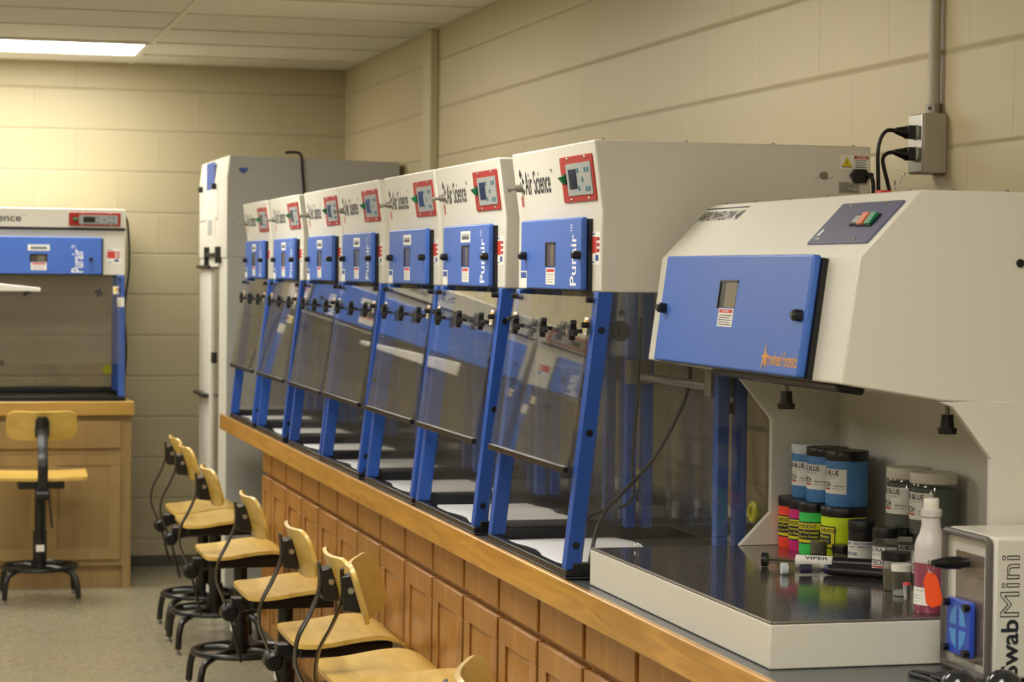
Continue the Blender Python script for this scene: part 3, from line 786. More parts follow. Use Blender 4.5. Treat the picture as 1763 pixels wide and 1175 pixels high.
# ------------------------------------------------------------------ jars
def cam_dir(x, y):      # azimuth from the thing to the camera
    return math.atan2(-y, -x)
def cyl_label(name, r, z0, z1, p0, p1, mats, parent, texts=(), bars=(), az=0, bg=0):
    """p = degrees from the camera-facing direction, positive to the right in view"""
    k = MB(); k.mi = bg
    def fn(p, z, e=.0005):
        t = az + R(p); return ((r + e) * math.cos(t), (r + e) * math.sin(t), z)
    n = max(6, int(abs(p1 - p0) / 5))
    def patch(a, b, c, d, e, mi):
        k.mi = mi; m = max(1, int(abs(b - a) / 4))
        for i in range(m):
            q0 = a + (b - a) * i / m; q1 = a + (b - a) * (i + 1) / m
            k._face([k.bm.verts.new(fn(q0, c, e)), k.bm.verts.new(fn(q1, c, e)), k.bm.verts.new(fn(q1, d, e)), k.bm.verts.new(fn(q0, d, e))])
    patch(p0, p1, z0, z1, .0004, bg)
    for (a, b, c, d, mi) in bars: patch(a, b, c, d, .0007, mi)
    for (s, a, b, c, d, mi) in texts:
        add_text(k, s, lambda x, y: fn(x, y, .0011), b - a, d - c, mi, .012, False, a, c)
    return k.build(name, mats, parent, smooth=0)

def make_jar(name, x, y, z, r, h, body, lid, lidh, label, cat, group=None, lab=None, neck=True, clear_top=0):
    t = empty(name, (x, y, z))
    hb = h - lidh
    fill = hb * (1 - clear_top)
    b = MB(); b.lathe([(0, 0), (r * .93, 0), (r * .96, .003), (r * .96, fill - .004), (r * .95, fill)], n=36)
    b.build('contents' if clear_top else 'jar_body', body, t)
    if clear_top:
        MB().lathe([(r * .985, 0.0005), (r * .985, hb - .006), (r * .93, hb)], n=36).build('jar_body', 'clear_plastic', t)
    MB().lathe([(r * .98, hb), (r * .99, hb + .001), (r * .99, h - .002), (r * .96, h), (0, h)], n=48,
               mod=lambda a: 1 + .006 * math.cos(a * 48)).build('jar_lid', lid, t)
    az = cam_dir(x, y)
    if lab: lab(t, r * (.985 if clear_top else .96), az, hb)
    tag(t, label, cat, group)
    return t
def lab_blue(t, r, az, hb):
    cyl_label('jar_label', r, hb * .28, hb * .82, -112, 0, ['label_white', 'print_dark', 'label_red', 'keypad_grey'], t, az=az,
              texts=[('RE BLUE', -84, -22, hb * .68, hb * .79, 1), ('TECH', -84, -50, hb * .42, hb * .54, 1), ('800-555', -36, -6, hb * .44, hb * .47, 1)],
              bars=[(-84, -30, hb * .63, hb * .645, 3), (-84, -48, hb * .58, hb * .592, 3), (-84, -50, hb * .365, hb * .40, 2), (-42, -4, hb * .39, hb * .402, 3)])
def lab_ev(word1, word2, off=0):
    def f(t, r, az, hb):
        cyl_label('jar_label', r, hb * .26, hb * .78, -100, 30 + off, ['label_yellow', 'print_dark', 'label_yellow'], t, az=az, bg=1)
        cyl_label('label_field', r + .0003, hb * .29, hb * .75, -98, 27 + off, ['label_yellow', 'print_dark', 'print_white'], t, az=az,
                  bars=[(-92, 18 + off, hb * .36, hb * .60, 1)],
                  texts=[('EVIDENT', -70, 10 + off * .5, hb * .63, hb * .72, 1), (word1, -80, 12 + off, hb * .50, hb * .575, 0), (word2, -80, 12 + off, hb * .39, hb * .465, 0)])
    return f
def lab_ultra(t, r, az, hb):
    cyl_label('jar_label', r, hb * .22, hb * .78, -100, 62, ['label_white', 'print_dark', 'label_red', 'keypad_grey'], t, az=az,
              texts=[('ULTRA-BLU', -85, 40, hb * .66, hb * .76, 1), ('LATENT PRINT POWDER', -80, 55, hb * .57, hb * .62, 3), ('TECH', -70, -5, hb * .33, hb * .47, 1)],
              bars=[(-70, -5, hb * .27, hb * .31, 2), (10, 50, hb * .38, hb * .39, 3)])
def lab_lpp(t, r, az, hb):
    cyl_label('jar_label', r, hb * .08, hb * .74, -100, 58, ['label_white', 'print_blue', 'print_dark', 'keypad_grey'], t, az=az,
              texts=[('LATENT PRINT POWDER', -88, 50, hb * .64, hb * .71, 1), ('SIRCHIE', -80, -20, hb * .34, hb * .44, 1), ('NO. BPP201', -60, 35, hb * .56, hb * .61, 2)],
              bars=[(-60, 40, hb * .5, hb * .51, 3), (-70, 30, hb * .26, hb * .268, 3), (-70, 20, hb * .21, hb * .218, 3), (-70, 30, hb * .16, hb * .168, 3)])
DZ = .9478
JG = 'powder jars on the perforated deck'
make_jar('powder_jar', 1.728, 4.3235, DZ, .029, .103, 'fluor_orange', 'lid_black', .019, 'fluorescent orange powder jar with yellow and black label, nearest the far side panel', 'jar', JG, lab_ev('Orange Fluorescent', 'Fingerprint Powder'))
make_jar('powder_jar', 1.727, 4.2640, DZ, .029, .103, 'fluor_pink', 'lid_black', .019, 'magenta pink powder jar with black lid between the orange and green jars', 'jar', JG, lab_ev('Fluorescent', 'Print Powder'))
make_jar('powder_jar', 1.725, 4.2040, DZ, .029, .103, 'fluor_green', 'lid_black', .019, 'bright green fluorescent powder jar with black lid beside the wide yellow jar', 'jar', JG, lab_ev('Green Fluorescent', 'Fingerprint Powder', 10))
make_jar('powder_jar', 1.756, 4.1260, DZ, .0455, .103, 'fluor_yellow', 'lid_black', .019, 'wide bright yellow powder jar with black lid under the front blue jar', 'jar', JG, lab_ev('Yellow Fluorescent', 'Powder', -50))
JB = 'blue powder jars stacked on the fluorescent jars'
ZB = DZ + .1035
make_jar('powder_jar', 1.762, 4.1270, ZB, .0425, .108, 'powder_blue', 'lid_black', .019, 'large blue powder jar with black lid standing on the wide yellow jar', 'jar', JB, lab_blue)
make_jar('powder_jar', 1.757, 4.2130, ZB, .0425, .108, 'powder_blue', 'lid_black', .017, 'blue powder jar with black lid, middle of the three stacked blue jars', 'jar', JB, lab_blue)
make_jar('powder_jar', 1.760, 4.2990, ZB, .0425, .108, 'powder_blue', 'lid_frost', .019, 'blue powder jar with pale translucent lid standing on the orange jar', 'jar', JB, lab_blue)
JU = 'ultra blue powder jars with white labels'
make_jar('powder_jar', 1.722, 3.850, DZ, .0240, .092, 'powder_grey', 'lid_black', .018, 'dark powder jar with white label standing just right of the black white-labelled jar', 'jar', JU, lab_ultra, clear_top=.2)
make_jar('powder_jar', 1.783, 3.895, DZ, .0240, .088, 'powder_grey', 'lid_black', .017, 'dark powder jar with white label standing under the left stacked grey jar', 'jar', JU, lab_ultra, clear_top=.2)
make_jar('powder_jar', 1.772, 3.785, DZ, .0240, .088, 'powder_grey', 'lid_black', .017, 'dark powder jar with white label under the right stacked grey jar', 'jar', JU, lab_ultra, clear_top=.2)
JR = 'grey powder jars with cream lids'
make_jar('powder_jar', 1.786, 3.892, DZ + .0885, .0420, .110, 'powder_grey', 'lid_white', .019, 'grey powder jar with cream lid, the left one of the stacked pair', 'jar', JR, lab_blue, clear_top=.1)
make_jar('powder_jar', 1.785, 3.785, DZ + .0885, .0430, .110, 'powder_grey', 'lid_white', .019, 'grey powder jar with cream lid, the right one of the stacked pair', 'jar', JR, lab_blue, clear_top=.1)
make_jar('powder_jar', 1.742, 4.000, DZ, .0280, .088, 'lid_black', 'lid_black', .020, 'black powder jar with white label lettered in blue', 'jar', JG, lab_lpp)
make_jar('powder_jar', 1.730, 4.068, DZ, .0200, .034, 'clear_olive', 'lid_black', .016, 'small low jar with black lid beside the white-labelled black jar', 'jar', JG)
def lab_small(t, r, az, hb):
    cyl_label('jar_label', r, hb * .1, hb * .6, -95, 70, ['lid_black', 'print_white'], t, az=az, texts=[('SIRCHIE', -95, 30, hb * .2, hb * .5, 1)])
make_jar('powder_jar', 1.690, 4.090, DZ, .0165, .040, 'clear_olive', 'clear_olive', .014, 'tiny olive glass jar with black label in front of the yellow jar', 'jar', JG, lab_small)
def cup(name, x, y, r, h, lid, lidh, fillm, label, fillh=.15):
    t = empty(name, (x, y, DZ))
    MB().lathe([(r * .9, 0), (r * .98, h - lidh)], n=30).lathe([(0, .0004), (r * .9, .0004)], n=30).build('cup_wall', 'clear_plastic', t)
    MB().lathe([(0, .001), (r * .86, .001), (r * .87, h * fillh), (0, h * fillh)], n=30).build('contents', fillm, t)
    MB().lathe([(r * .9, h - lidh), (r * 1.06, h - lidh), (r * 1.06, h - .001), (r * 1.0, h), (0, h)], n=40).build('cup_lid', lid, t)
    return tag(t, label, 'jar', 'small sample cups on the deck')
cup('sample_cup', 1.671, 3.690, .0245, .067, 'lid_black', .014, 'clear_olive', 'clear sample cup with wide black lid in front of the dark jars', .5)
cup('sample_cup', 1.652, 3.625, .0165, .055, 'white_enamel', .012, 'keypad_grey', 'clear sample cup with white lid beside the pink liquid bottle')
t = empty('vial', (1.676, 3.598, DZ)); MB().lathe([(0, 0), (.0055, 0), (.0055, .048)], n=16).build('vial_glass', 'clear_plastic', t); MB().lathe([(.006, .048), (.0065, .062), (0, .062)], n=16).build('vial_cap', 'lid_black', t)
tag(t, 'slim clear vial with black cap between the white-lidded cup and the bottle', 'vial')
t = empty('thimble', (1.638, 3.571, DZ)); MB().lathe([(0, 0), (.0045, 0), (.007, .024), (.0075, .026)], n=16).build('metal_body', 'steel', t); MB().lathe([(.0074, .0255), (.006, .030), (0, .031)], n=16).build('red_rim', 'label_red', t)
tag(t, 'tiny shiny metal thimble with red top beside the white-lidded cup', 'thimble')
# bottle with pink liquid
t = empty('bottle', (1.618, 3.437, DZ)); rb = .0265; k_ = .186
MB().lathe([(0, 0), (rb * .92, 0), (rb, .004), (rb, .083)], n=36).build('liquid', 'pink_liquid', t)
MB().lathe([(rb, .083), (rb, .104), (rb * .985, .111), (rb * .90, .120), (.0185, .131), (.0160, .142), (.0150, .156), (.0175, .159), (.0178, .168), (.0150, .171), (.0125, .172)], n=36).build('bottle_shoulder', 'bottle_white', t)
MB().lathe([(.0125, .171), (.0128, .186), (.012, .188), (0, .188)], n=36, mod=lambda a: 1 + .015 * math.cos(a * 30)).build('bottle_cap', 'white_enamel', t)
cyl_label('bottle_label', rb, .014, .043, -80, -5, ['label_white', 'keypad_grey'], t, az=cam_dir(1.618, 3.437), bars=[(-62, -22, .037, .0385, 1), (-72, -40, .029, .0303, 1), (-72, -30, .0245, .0255, 1), (-72, -48, .019, .020, 1)])
tag(t, 'white plastic bottle half full of pink liquid beside the clear test chamber', 'bottle')
# brushes and tubes lying on the deck
def lying(name, p0, p1, segs, label, cat='tube', group=None):
    p0 = Vector(p0); d = (Vector(p1) - p0); ln = d.length; d.normalize()
    t = empty(name, p0)
    for (nm, a, b, r0, r1, m) in segs:
        MB().cyl(d * a * ln, d * b * ln, r0, r1, 20).build(nm, m, t, bevel=.0005)
    return tag(t, label, cat, group), d, ln
t, d, ln = lying('powder_brush', (1.553, 4.035, DZ + .0135), (1.735, 3.915, DZ + .0135), [('round_end', 0, .05, .0132, .0132, 'black_plastic'), ('clear_barrel', .05, .3, .008, .008, 'clear_plastic'), ('inner_rod', .05, .3, .002, .002, 'black_plastic'), ('white_wrap', .30, .62, .0125, .0125, 'label_white'), ('dark_barrel', .62, 1, .012, .011, 'lid_black')],
                 'long tube with round black end and white VIPER label lying on the deck', 'tube')
ex = d; zup = Vector((0, 0, 1)); side = Vector((d.y, -d.x, 0))
F = Frame((0, 0, 0), d, (zup * .75 - side * .66))
mb = MB(); 
ca = math.atan2(.62, .78)
def wrapfn(a, b):
    an = R(28) + b / .0125; return d * a + (side * math.cos(an) + zup * math.sin(an)) * .0131
add_text(mb, 'VIPER', wrapfn, .045, .0065, 0, .02, False, ln * .38, 0)
mb.build('viper_lettering', 'print_dark', t, smooth=0)
lying('powder_tube', (1.545, 3.917, DZ + .011), (1.615, 3.905, DZ + .011), [('white_cap', 0, .17, .0108, .0108, 'lid_frost'), ('clear_barrel', .17, 1, .0095, .0095, 'clear_plastic'), ('blue_contents', .5, .8, .0085, .0085, 'purple_ink')],
      'short clear tube with white cap and purple contents lying on the deck')
lying('marker_pen', (1.625, 3.902, DZ + .0102), (1.735, 3.800, DZ + .0102), [('tip_cap', 0, .06, .0075, .0098, 'purple_ink'), ('pen_barrel', .06, 1, .0098, .0094, 'lid_black')],
      'black marker pen lying on the deck behind the sample cups', 'pen')

# ------------------------------------------------------------------ small test chamber at the right edge
X0, SY0, SY1, SZ = 1.602, 3.195, 3.362, 1.098
t = empty('test_chamber', (X0, SY0, .8732))
wS = SY1 - SY0; hS = SZ - .8722
MB().box(.010, .30, 0, wS, .004, hS).build('chamber_housing', 'white_enamel', t, bevel=.006, seg=3)
DF = Frame((.010, 0, 0), (0, -1, 0), (0, 0, 1))
k = MB(); k.fbox(DF, -wS + .022, -.028, .014, hS - .022, 0, .0012, 0); k.fbox(DF, -wS + .036, -.012 - .020, .020, hS - .034, .0012, .0018, 1)
k.build('front_screen', ['label_white', 'brown_mesh'], t, smooth=0)
k = MB()
k.frbox(DF, -wS + .002, -.002, .002, hS - .002, .004, .009, .012)
dr = k.build('clear_door', 'clear_acrylic', t, smooth=0)
k = MB()
P_ = []
for (cx, cy, st) in ((-.014, .014, -90), (-.014, hS - .014, 0), (-wS + .014, hS - .014, 90), (-wS + .014, .014, 180)):
    for q in range(5):
        a = R(st + 90 * q / 4); P_.append(DF.p(cx + .009 * math.cos(a), cy + .009 * math.sin(a), .007))
k.tube(P_, .0055, 8, closed=True); k.build('door_seal', mat('seal_grey', '#5d5853', .4), dr)
k = MB(); bx0, bx1, bz0, bz1 = -wS + .040, -.044, .030, .118
bf = k.frbox(DF, bx0, bx1, bz0, bz1, .009, .019, .005).build('fan_guard', mat('guard_blue', '#2a48b4', .35), dr, bevel=.002)
k = MB(); cxm, czm = (bx0 + bx1) / 2, (bz0 + bz1) / 2
for sx_ in (-1, 1):
    for sz_ in (-1, 1):
        pts = [(cxm + sx_ * .005, czm + sz_ * .004), (cxm + sx_ * .030, czm + sz_ * .004), (cxm + sx_ * .022, czm + sz_ * .024), (cxm + sx_ * .005, czm + sz_ * .036)]
        k._face([k.bm.verts.new(DF.p(a, b, .0195)) for a, b in pts])
k.build('fan_opening', mat('fan_blue', '#4a8fd0', .3), bf, smooth=0)
for a in (bx0 + .006, bx1 - .006):
    for b_ in (bz0 + .008, bz1 - .008):
        MB().cyl(DF.p(a, b_, .018), DF.p(a, b_, .028), .0065, .006, 14).build('thumb_nut', 'black_plastic', bf)
k = MB(); kz = .178; ky = -.075
k.cyl(DF.p(ky, kz, .008), DF.p(ky, kz, .030), .0085, .0085, 18); k.cyl(DF.p(ky, kz, .022), DF.p(ky, kz, .048), .0105, .0100, 18); k.cyl(DF.p(ky, kz, .048), DF.p(ky, kz, .070), .0095, .005, 18)
k.build('door_knob', 'black_plastic', dr)
TF = Frame((0, 0, 0), (0, 0, 1), (-1, 0, 0)); TF.en = Vector((0, -1, 0))
# lettering runs upward, tops to the left
def tfn(a, b): return Vector((.052 - b, -.0006, a))
k = MB(); add_text(k, 'Swab', tfn, .090, .030, 0, .02, False, .008, 0); k.build('bold_lettering', 'print_dark', t, smooth=0)
k = MB(); add_text(k, 'Mini', tfn, .096, .032, 0, .0, True, .102, 0); k.build('outline_lettering', 'print_dark', t, smooth=0)
tag(t, 'white cabinet-like test chamber with clear door and vertical lettering at right edge', 'test chamber')
# orange key tag
t = empty('key_tag', (X0 - .058, SY0 + .082, .8722 + .178))
MB().tube([(.0, .011 * math.cos(a), -.004 + .011 * math.sin(a)) for a in [q * math.pi / 10 for q in range(20)]], .0011, 6, closed=True).build('key_ring', 'steel', t)
k = MB(); pts = [(-.005, 0), (.004, 0), (.010, -.012), (.017, -.042), (.015, -.052), (.004, -.056), (-.006, -.050), (-.010, -.014)]
lo = [k.bm.verts.new((-.0015 + a * .9, -a * .5, b - .014)) for a, b in pts]; hi = [k.bm.verts.new((.0015 + a * .9, -a * .5, b - .014)) for a, b in pts]
k._face(lo); k._face(hi[::-1]); [k._face([lo[i], lo[(i + 1) % 8], hi[(i + 1) % 8], hi[i]]) for i in range(8)]
k.build('tag_leaf', 'orange_tag', t, bevel=.0005)
MB().box(-.0008, .0008, .004, .010, -.045, -.014).build('key', 'dull_steel', t)
tag(t, 'bright orange key tag on a ring hanging from the black door knob', 'key tag')
# goggles in the bottom right corner
t = empty('safety_glasses', (1.502, 3.085, .873))
for y0, x0 in ((.0, .0), (-.012, .066)):
    k = MB(); k.lathe([(0, .044), (.012, .042), (.024, .033), (.030, .015), (.031, 0), (0, 0)], (x0, y0, 0), n=28); k.build('dark_lens', 'lcd_dark', t)
    k = MB(); k.lathe([(.031, 0), (.034, .001), (.034, .007), (.0305, .009), (.031, 0)], (x0, y0, 0), n=28); k.build('lens_rim', 'dull_steel', t)
tag(t, 'pair of black round goggles lying at the foot of the test chamber', 'goggles')
cord('cable', [(1.588, 3.170, .8765), (1.555, 3.235, .8775), (1.528, 3.285, .8765), (1.512, 3.275, .8765), (1.520, 3.22, .8765), (1.50, 3.13, .8765)], .0040, 'black cable looping over the countertop in front of the test chamber', cat='cable')
cord('cable', [(1.585, 3.215, .8765), (1.560, 3.265, .8765), (1.535, 3.245, .8765), (1.552, 3.18, .8765), (1.53, 3.08, .8765)], .0035, 'second black cable curled against the first in front of the test chamber', cat='cable')

# ------------------------------------------------------------------ wall outlet
t = empty('outlet_box', (WX, 4.455, 1.72))
MB().box(-.055, 0, 0, .075, 0, .128).build('box_body', 'grey_box', t, bevel=.003)
MB().box(-.058, -.055, .003, .072, .003, .125).build('face_plate', 'steel', t, bevel=.001)
for z in (.042, .088): MB().cyl((-.058, .037, z), (-.061, .037, z), .017, n=20).build('receptacle', 'lid_white', t)
tag(t, 'grey metal outlet box on the block wall above the powder workstation', 'outlet box')
t = empty('wall_conduit', (WX - .017, 4.490, 1.848))
MB().cyl((0, 0, .0), (0, 0, CZ - 1.852), .0125, n=20).build('pipe', 'grey_box', t)
MB().cyl((0, 0, 0), (0, 0, .022), .0165, n=16).cyl((-.012, -.01, .012), (-.022, -.014, .012), .004, n=8).build('connector', 'dull_steel', t)
tag(t, 'painted vertical conduit pipe rising from the outlet box to the ceiling', 'conduit')
for z, yo, lab in ((1.808, 0, 'upper'), (1.762, 0, 'lower')):
    t = empty('power_plug', (WX - .061, 4.492, z))
    k = MB(); k.hexa([(-.018, -.013, -.014), (0, -.013, -.014), (0, .013, -.014), (-.018, .013, -.014), (-.018, -.013, .014), (0, -.013, .014), (0, .013, .014), (-.018, .013, .014)])
    k.cyl((-.016, 0, 0), (-.045, 0, .003), .014, .006, 12)
    k.build('plug_body', 'black_plastic', t, bevel=.002)
    if lab == 'upper': pts = [(-.044, 0, .003), (-.062, 0, .002), (-.076, 0, -.015), (-.082, 0, -.045), (-.080, 0, -.10), (-.078, 0, -.15), (-.075, .0, -.22), (-.07, .0, -.32)]
    else: pts = [(-.044, 0, .003), (-.060, 0, .0), (-.072, -.004, -.012), (-.070, -.008, -.035), (-.060, -.008, -.07), (-.052, -.008, -.11), (-.050, -.008, -.18), (-.05, -.008, -.28)]
    MB().tube(smooth_path(pts, 6), .0042, 10).build('plug_cord', 'black_rubber', t)
    tag(t, '%s black plug in the wall outlet box with its cord hanging down' % lab, 'plug', 'plugs in the outlet box')
cord('power_cord', [(1.928, 4.425, 1.711), (1.934, 4.418, 1.70), (1.937, 4.42, 1.66), (1.94, 4.43, 1.60), (1.96, 4.44, 1.45)], .0045, '', parent=h)

# ------------------------------------------------------------------ grey tower at the end of the counter
TX0, TY0, TY1 = 1.325, 10.0, 11.0
t = empty('drying_tower', (TX0, TY0, 0))
dT, wT = 2.095 - TX0, TY1 - TY0
MB().box(0, dT, 0, .02, 0, 1.55).build('near_side_panel', 'tower_grey', t, bevel=.003)
MB().prism([(0, 1.55), (dT, 1.55), (dT, 1.985), (.012, 2.0), (0, 1.9)], 0, wT).build('head_housing', ['tower_grey'], t, bevel=.004)
MB().box(-.004, -.0005, .0, wT, 1.55, 1.90).hexa([(-.004, 0, 1.90), (-.0005, 0, 1.90), (-.0005, wT, 1.90), (-.004, wT, 1.90), (.008, 0, 2.0), (.0115, 0, 2.0), (.0115, wT, 2.0), (.008, wT, 2.0)]).build('front_fascia', 'white_enamel', t, bevel=.001)
MB().box(.02, dT - .02, .02, wT - .02, 0, .10).build('tower_base', 'tower_grey', t)
MB().box(dT - .02, dT, .02, wT, .10, 1.55).build('back_panel', 'tower_grey', t)
MB().box(.02, dT - .02, wT - .008, wT, .10, 1.55).build('far_side_panel', 'clear_acrylic', t, smooth=0)
MB().box(.0, .02, wT - .42, wT, 0, 1.55).build('door_stile', 'white_enamel', t, bevel=.003)
MB().box(.0, .02, .02, .27, 0, 1.55).build('door_stile', 'white_enamel', t, bevel=.003)
MB().box(.008, .013, .27, wT - .42, .10, 1.55).build('clear_door', 'clear_acrylic', t, smooth=0)
MB().box(-.006, .0, .27, .60, 1.51, 1.56).build('door_header', 'white_enamel', t)
TF2 = Frame((-.004, 0, 0), (0, -1, 0), (0, 0, 1))
k = MB(); k.fbox(TF2, -.72, -.42, 1.865, 1.99, 0, .001, 0); k.build('maker_label', ['print_blue'], t, smooth=0)
k = MB(); k.fbox(TF2, -.98, -.30, 1.72, 1.73, 0, .001); k.fbox(TF2, -.31, -.30, 1.72, 1.97, 0, .001); k.build('panel_seam', 'tower_grey', t, smooth=0)
for a in (-.88, -.38): MB().cyl(TF2.p(a, 1.875, 0), TF2.p(a, 1.875, .02), .014, n=14).build('panel_knob', 'black_plastic', t)
k = MB(); k.fbox(TF2, -.72, -.40, 1.64, 1.71 + .03, 0, .002, 0); k.fbox(TF2, -.64, -.50, 1.655, 1.725, .002, .004, 1); k.build('display', ['white_enamel', 'keypad_grey'], t, smooth=0)
k = MB(); k.box(-.022, 0, .22, .62, 1.555, 1.572); k.box(-.026, 0, .20, .25, 1.525, 1.60); k.box(-.026, 0, .60, .64, 1.515, 1.60); k.box(-.02, 0, .55, .98, 1.50, 1.516)
k.build('door_latch', 'black_plastic', t, bevel=.003)
MB().box(-.03, 0, .62, .99, .90, .914).build('door_clasp', 'black_plastic', t, bevel=.002)
MB().box(-.02, 0, .33, .40, 1.07, 1.12).build('door_clasp', 'black_plastic', t, bevel=.002)
k = MB(); k.mi = 0; k._face([k.bm.verts.new((.045 + a, -.001, 1.945 + b)) for a, b in ((0, 0), (.045, .0), (.04, -.014), (.022, -.026), (.006, -.014))]); k.build('blue_arrow_sticker', 'print_blue', t, smooth=0)
tag(t, 'tall grey evidence drying tower with white framed clear door in far corner', 'cabinet')
cord('power_cord', [(1.575, 9.99, 2.015), (1.60, 9.985, 2.018), (1.635, 9.985, 2.015), (1.648, 9.985, 1.995), (1.652, 9.985, 1.93), (1.66, 9.985, 1.84), (1.66, 9.985, 1.7), (1.65, 9.985, 1.3)], .006, '', parent=t)

# ------------------------------------------------------------------ far bench
BX1, BY0 = .98, 10.735
t = empty('bench_countertop', (BX1 + .01, BY0 - .03, .81))
MB().box(-3.2, 0, .028, .77, 0, .064).build('work_surface', 'counter_black', t)
MB().box(-3.2, 0, 0, .028, -.0, .066).box(-.03, .0, .028, .77, 0, .066).build('wood_edge', 'edge_wood_far', t, bevel=.006)
tag(t, 'far bench countertop with yellowish wooden edge below the far white hood', 'countertop')
def bench_cab(wd):
    r = empty('bench_cabinet')       # local: front faces -y at y=0, x from -wd..0
    MB().box(-wd, 0, .02, .74, .105, .81).box(-wd, 0, .055, .74, 0, .105).box(-.04, 0, .02, .055, 0, .105).build('carcass', 'cab_wood_far', r)
    MB().box(-wd + .03, -.05, 0, .019, .655, .785).build('drawer', 'cab_wood_far', r, bevel=.003)
    F = Frame((0, .012, 0), (1, 0, 0), (0, 0, 1))
    n = 2; dw = (wd - .08 - .02) / n
    for j in range(n):
        a1 = -.05 - j * (dw + .02); a0 = a1 - dw
        d = MB(); z0, z1 = .135, .625; s = .05
        d.box(a0, a1, .006, .019, z0, z1)
        for q in ((a0, a1, z0, z0 + s), (a0, a1, z1 - s, z1), (a0, a0 + s, z0 + s, z1 - s), (a1 - s, a1, z0 + s, z1 - s)): d.box(q[0], q[1], -.001, .006, q[2], q[3])
        d.hexa([(a0 + s + .01, .006, z0 + s + .01), (a1 - s - .01, .006, z0 + s + .01), (a1 - s - .01, .006, z1 - s - .01), (a0 + s + .01, .006, z1 - s - .01),
                (a0 + s + .035, .0, z0 + s + .035), (a1 - s - .035, .0, z0 + s + .035), (a1 - s - .035, .0, z1 - s - .035), (a0 + s + .035, .0, z1 - s - .035)])
        d.build('door', 'cab_wood_far', r, bevel=.002)
    return r
b0 = bench_cab(.78)
for j in range(4):
    b = b0 if j == 0 else copy_tree(b0)
    b.location = (BX1 - .78 * j, BY0, 0)
    tag(b, 'light brown wooden cabinet under the far bench, %s from its right end' % ORD[j + 1], 'cabinet', 'cabinets under the far bench')
FWD = 1.24
fh, fdoor, FLF = make_hood(FWD, bend=.805, far=True)
if '_door' in fh: del fh['_door']
purair(fdoor, FLF, -.195, .055)
extra_label(fdoor, FLF, -.40)
k = MB(); k.fbox(UF_ := Frame((.066, 0, .805), (0, -1, 0), (-.02, 0, .094)), -FWD, 0, -.004, .006, -.002, .010); k.build('painted_shadow_line', 'black_plastic', fh)  # black strip standing in for the shadow line under the overhanging upper face
k = MB(); k.box(post_x(.50) - .008, post_x(.50) + .002, .004, .036, .44, .485); k.build('post_note', 'label_white', fh)
fh2 = copy_tree(fh)
for o, x, lb in ((fh, .955, 'white and blue ductless fume hood on the far bench below the ceiling light'), (fh2, -.32, 'second white and blue ductless fume hood on the far bench, further left')):
    o.location = (x, BY0 + .06, .875); o.rotation_euler = (0, 0, R(90))
    tag(o, lb, 'fume hood', 'fume hoods on the far bench')
# far plugs on the wall behind the hood
for j, x in enumerate((.375, .410)):
    t = empty('wall_plug', (x, WY - .001, 1.03))
    MB().cyl((0, 0, 0), (0, -.03, 0), .014, .012, 12).build('plug_body', 'black_plastic', t)
    tag(t, 'round black plug on the far wall seen through the far hood, %s one' % ('left', 'right')[j], 'plug', 'plugs on the far wall')
cord('power_cord', [(.962, BY0 + .3, 1.76), (.985, BY0 + .32, 1.70), (.995, BY0 + .35, 1.5), (.975, BY0 + .36, 1.3), (.985, BY0 + .36, 1.1), (.975, BY0 + .36, .95), (.97, BY0 + .36, .885)], .005, '', parent=fh)
# tapered white tube resting behind the sash of the far hood
o = MB().hexa([(.06, 10.765, 1.385), (.56, 10.765, 1.385), (.56, 10.79, 1.385), (.06, 10.79, 1.385), (.06, 10.765, 1.45), (.56, 10.765, 1.402), (.56, 10.79, 1.402), (.06, 10.79, 1.45)]).build('paper_roll', 'label_white', bevel=.003)
tag(o, 'tapering white sheet clipped across the sash of the far bench hood', 'sheet')

# ------------------------------------------------------------------ stools
def rrect(hx, hy, r, n=6):
    pts = []
    for cx, cy, st in ((hx - r, -hy + r, -90), (hx - r, hy - r, 0), (-hx + r, hy - r, 90), (-hx + r, -hy + r, 180)):
        for k in range(n + 1):
            a = R(st + 90 * k / n); pts.append((cx + r * math.cos(a), cy + r * math.sin(a)))
    return pts
def plate(mb, U, V, fn, th, corner):
    """rounded rectangular curved plate, grid in (u,v) in [-1,1]^2, fn(u,v)->(point, normal)"""
    nu, nv = 14, 12
    top = {}; bot = {}
    for i in range(nu + 1):
        for j in range(nv + 1):
            u = -1 + 2 * i / nu; v = -1 + 2 * j / nv
            # superellipse squeeze of corners
            x, y = u * U, v * V
            ax, ay = abs(x) - (U - corner), abs(y) - (V - corner)
            if ax > 0 and ay > 0:
                m = max(ax, ay); l = math.hypot(ax, ay)
                f = m / l
                x = math.copysign(U - corner + ax * f, x); y = math.copysign(V - corner + ay * f, y)
            p, n = fn(x, y)
            top[i, j] = mb.bm.verts.new(p + n * th / 2); bot[i, j] = mb.bm.verts.new(p - n * th / 2)
    for i in range(nu):
        for j in range(nv):
            mb._face([top[i, j], top[i + 1, j], top[i + 1, j + 1], top[i, j + 1]])
            mb._face([bot[i, j], bot[i, j + 1], bot[i + 1, j + 1], bot[i + 1, j]])
    for i in range(nu):
        mb._face([top[i, 0], bot[i, 0], bot[i + 1, 0], top[i + 1, 0]]); mb._face([top[i, nv], top[i + 1, nv], bot[i + 1, nv], bot[i, nv]])
    for j in range(nv):
        mb._face([top[0, j], top[0, j + 1], bot[0, j + 1], bot[0, j]]); mb._face([top[nu, j], bot[nu, j], bot[nu, j + 1], top[nu, j + 1]])
SEAT_Z = .505
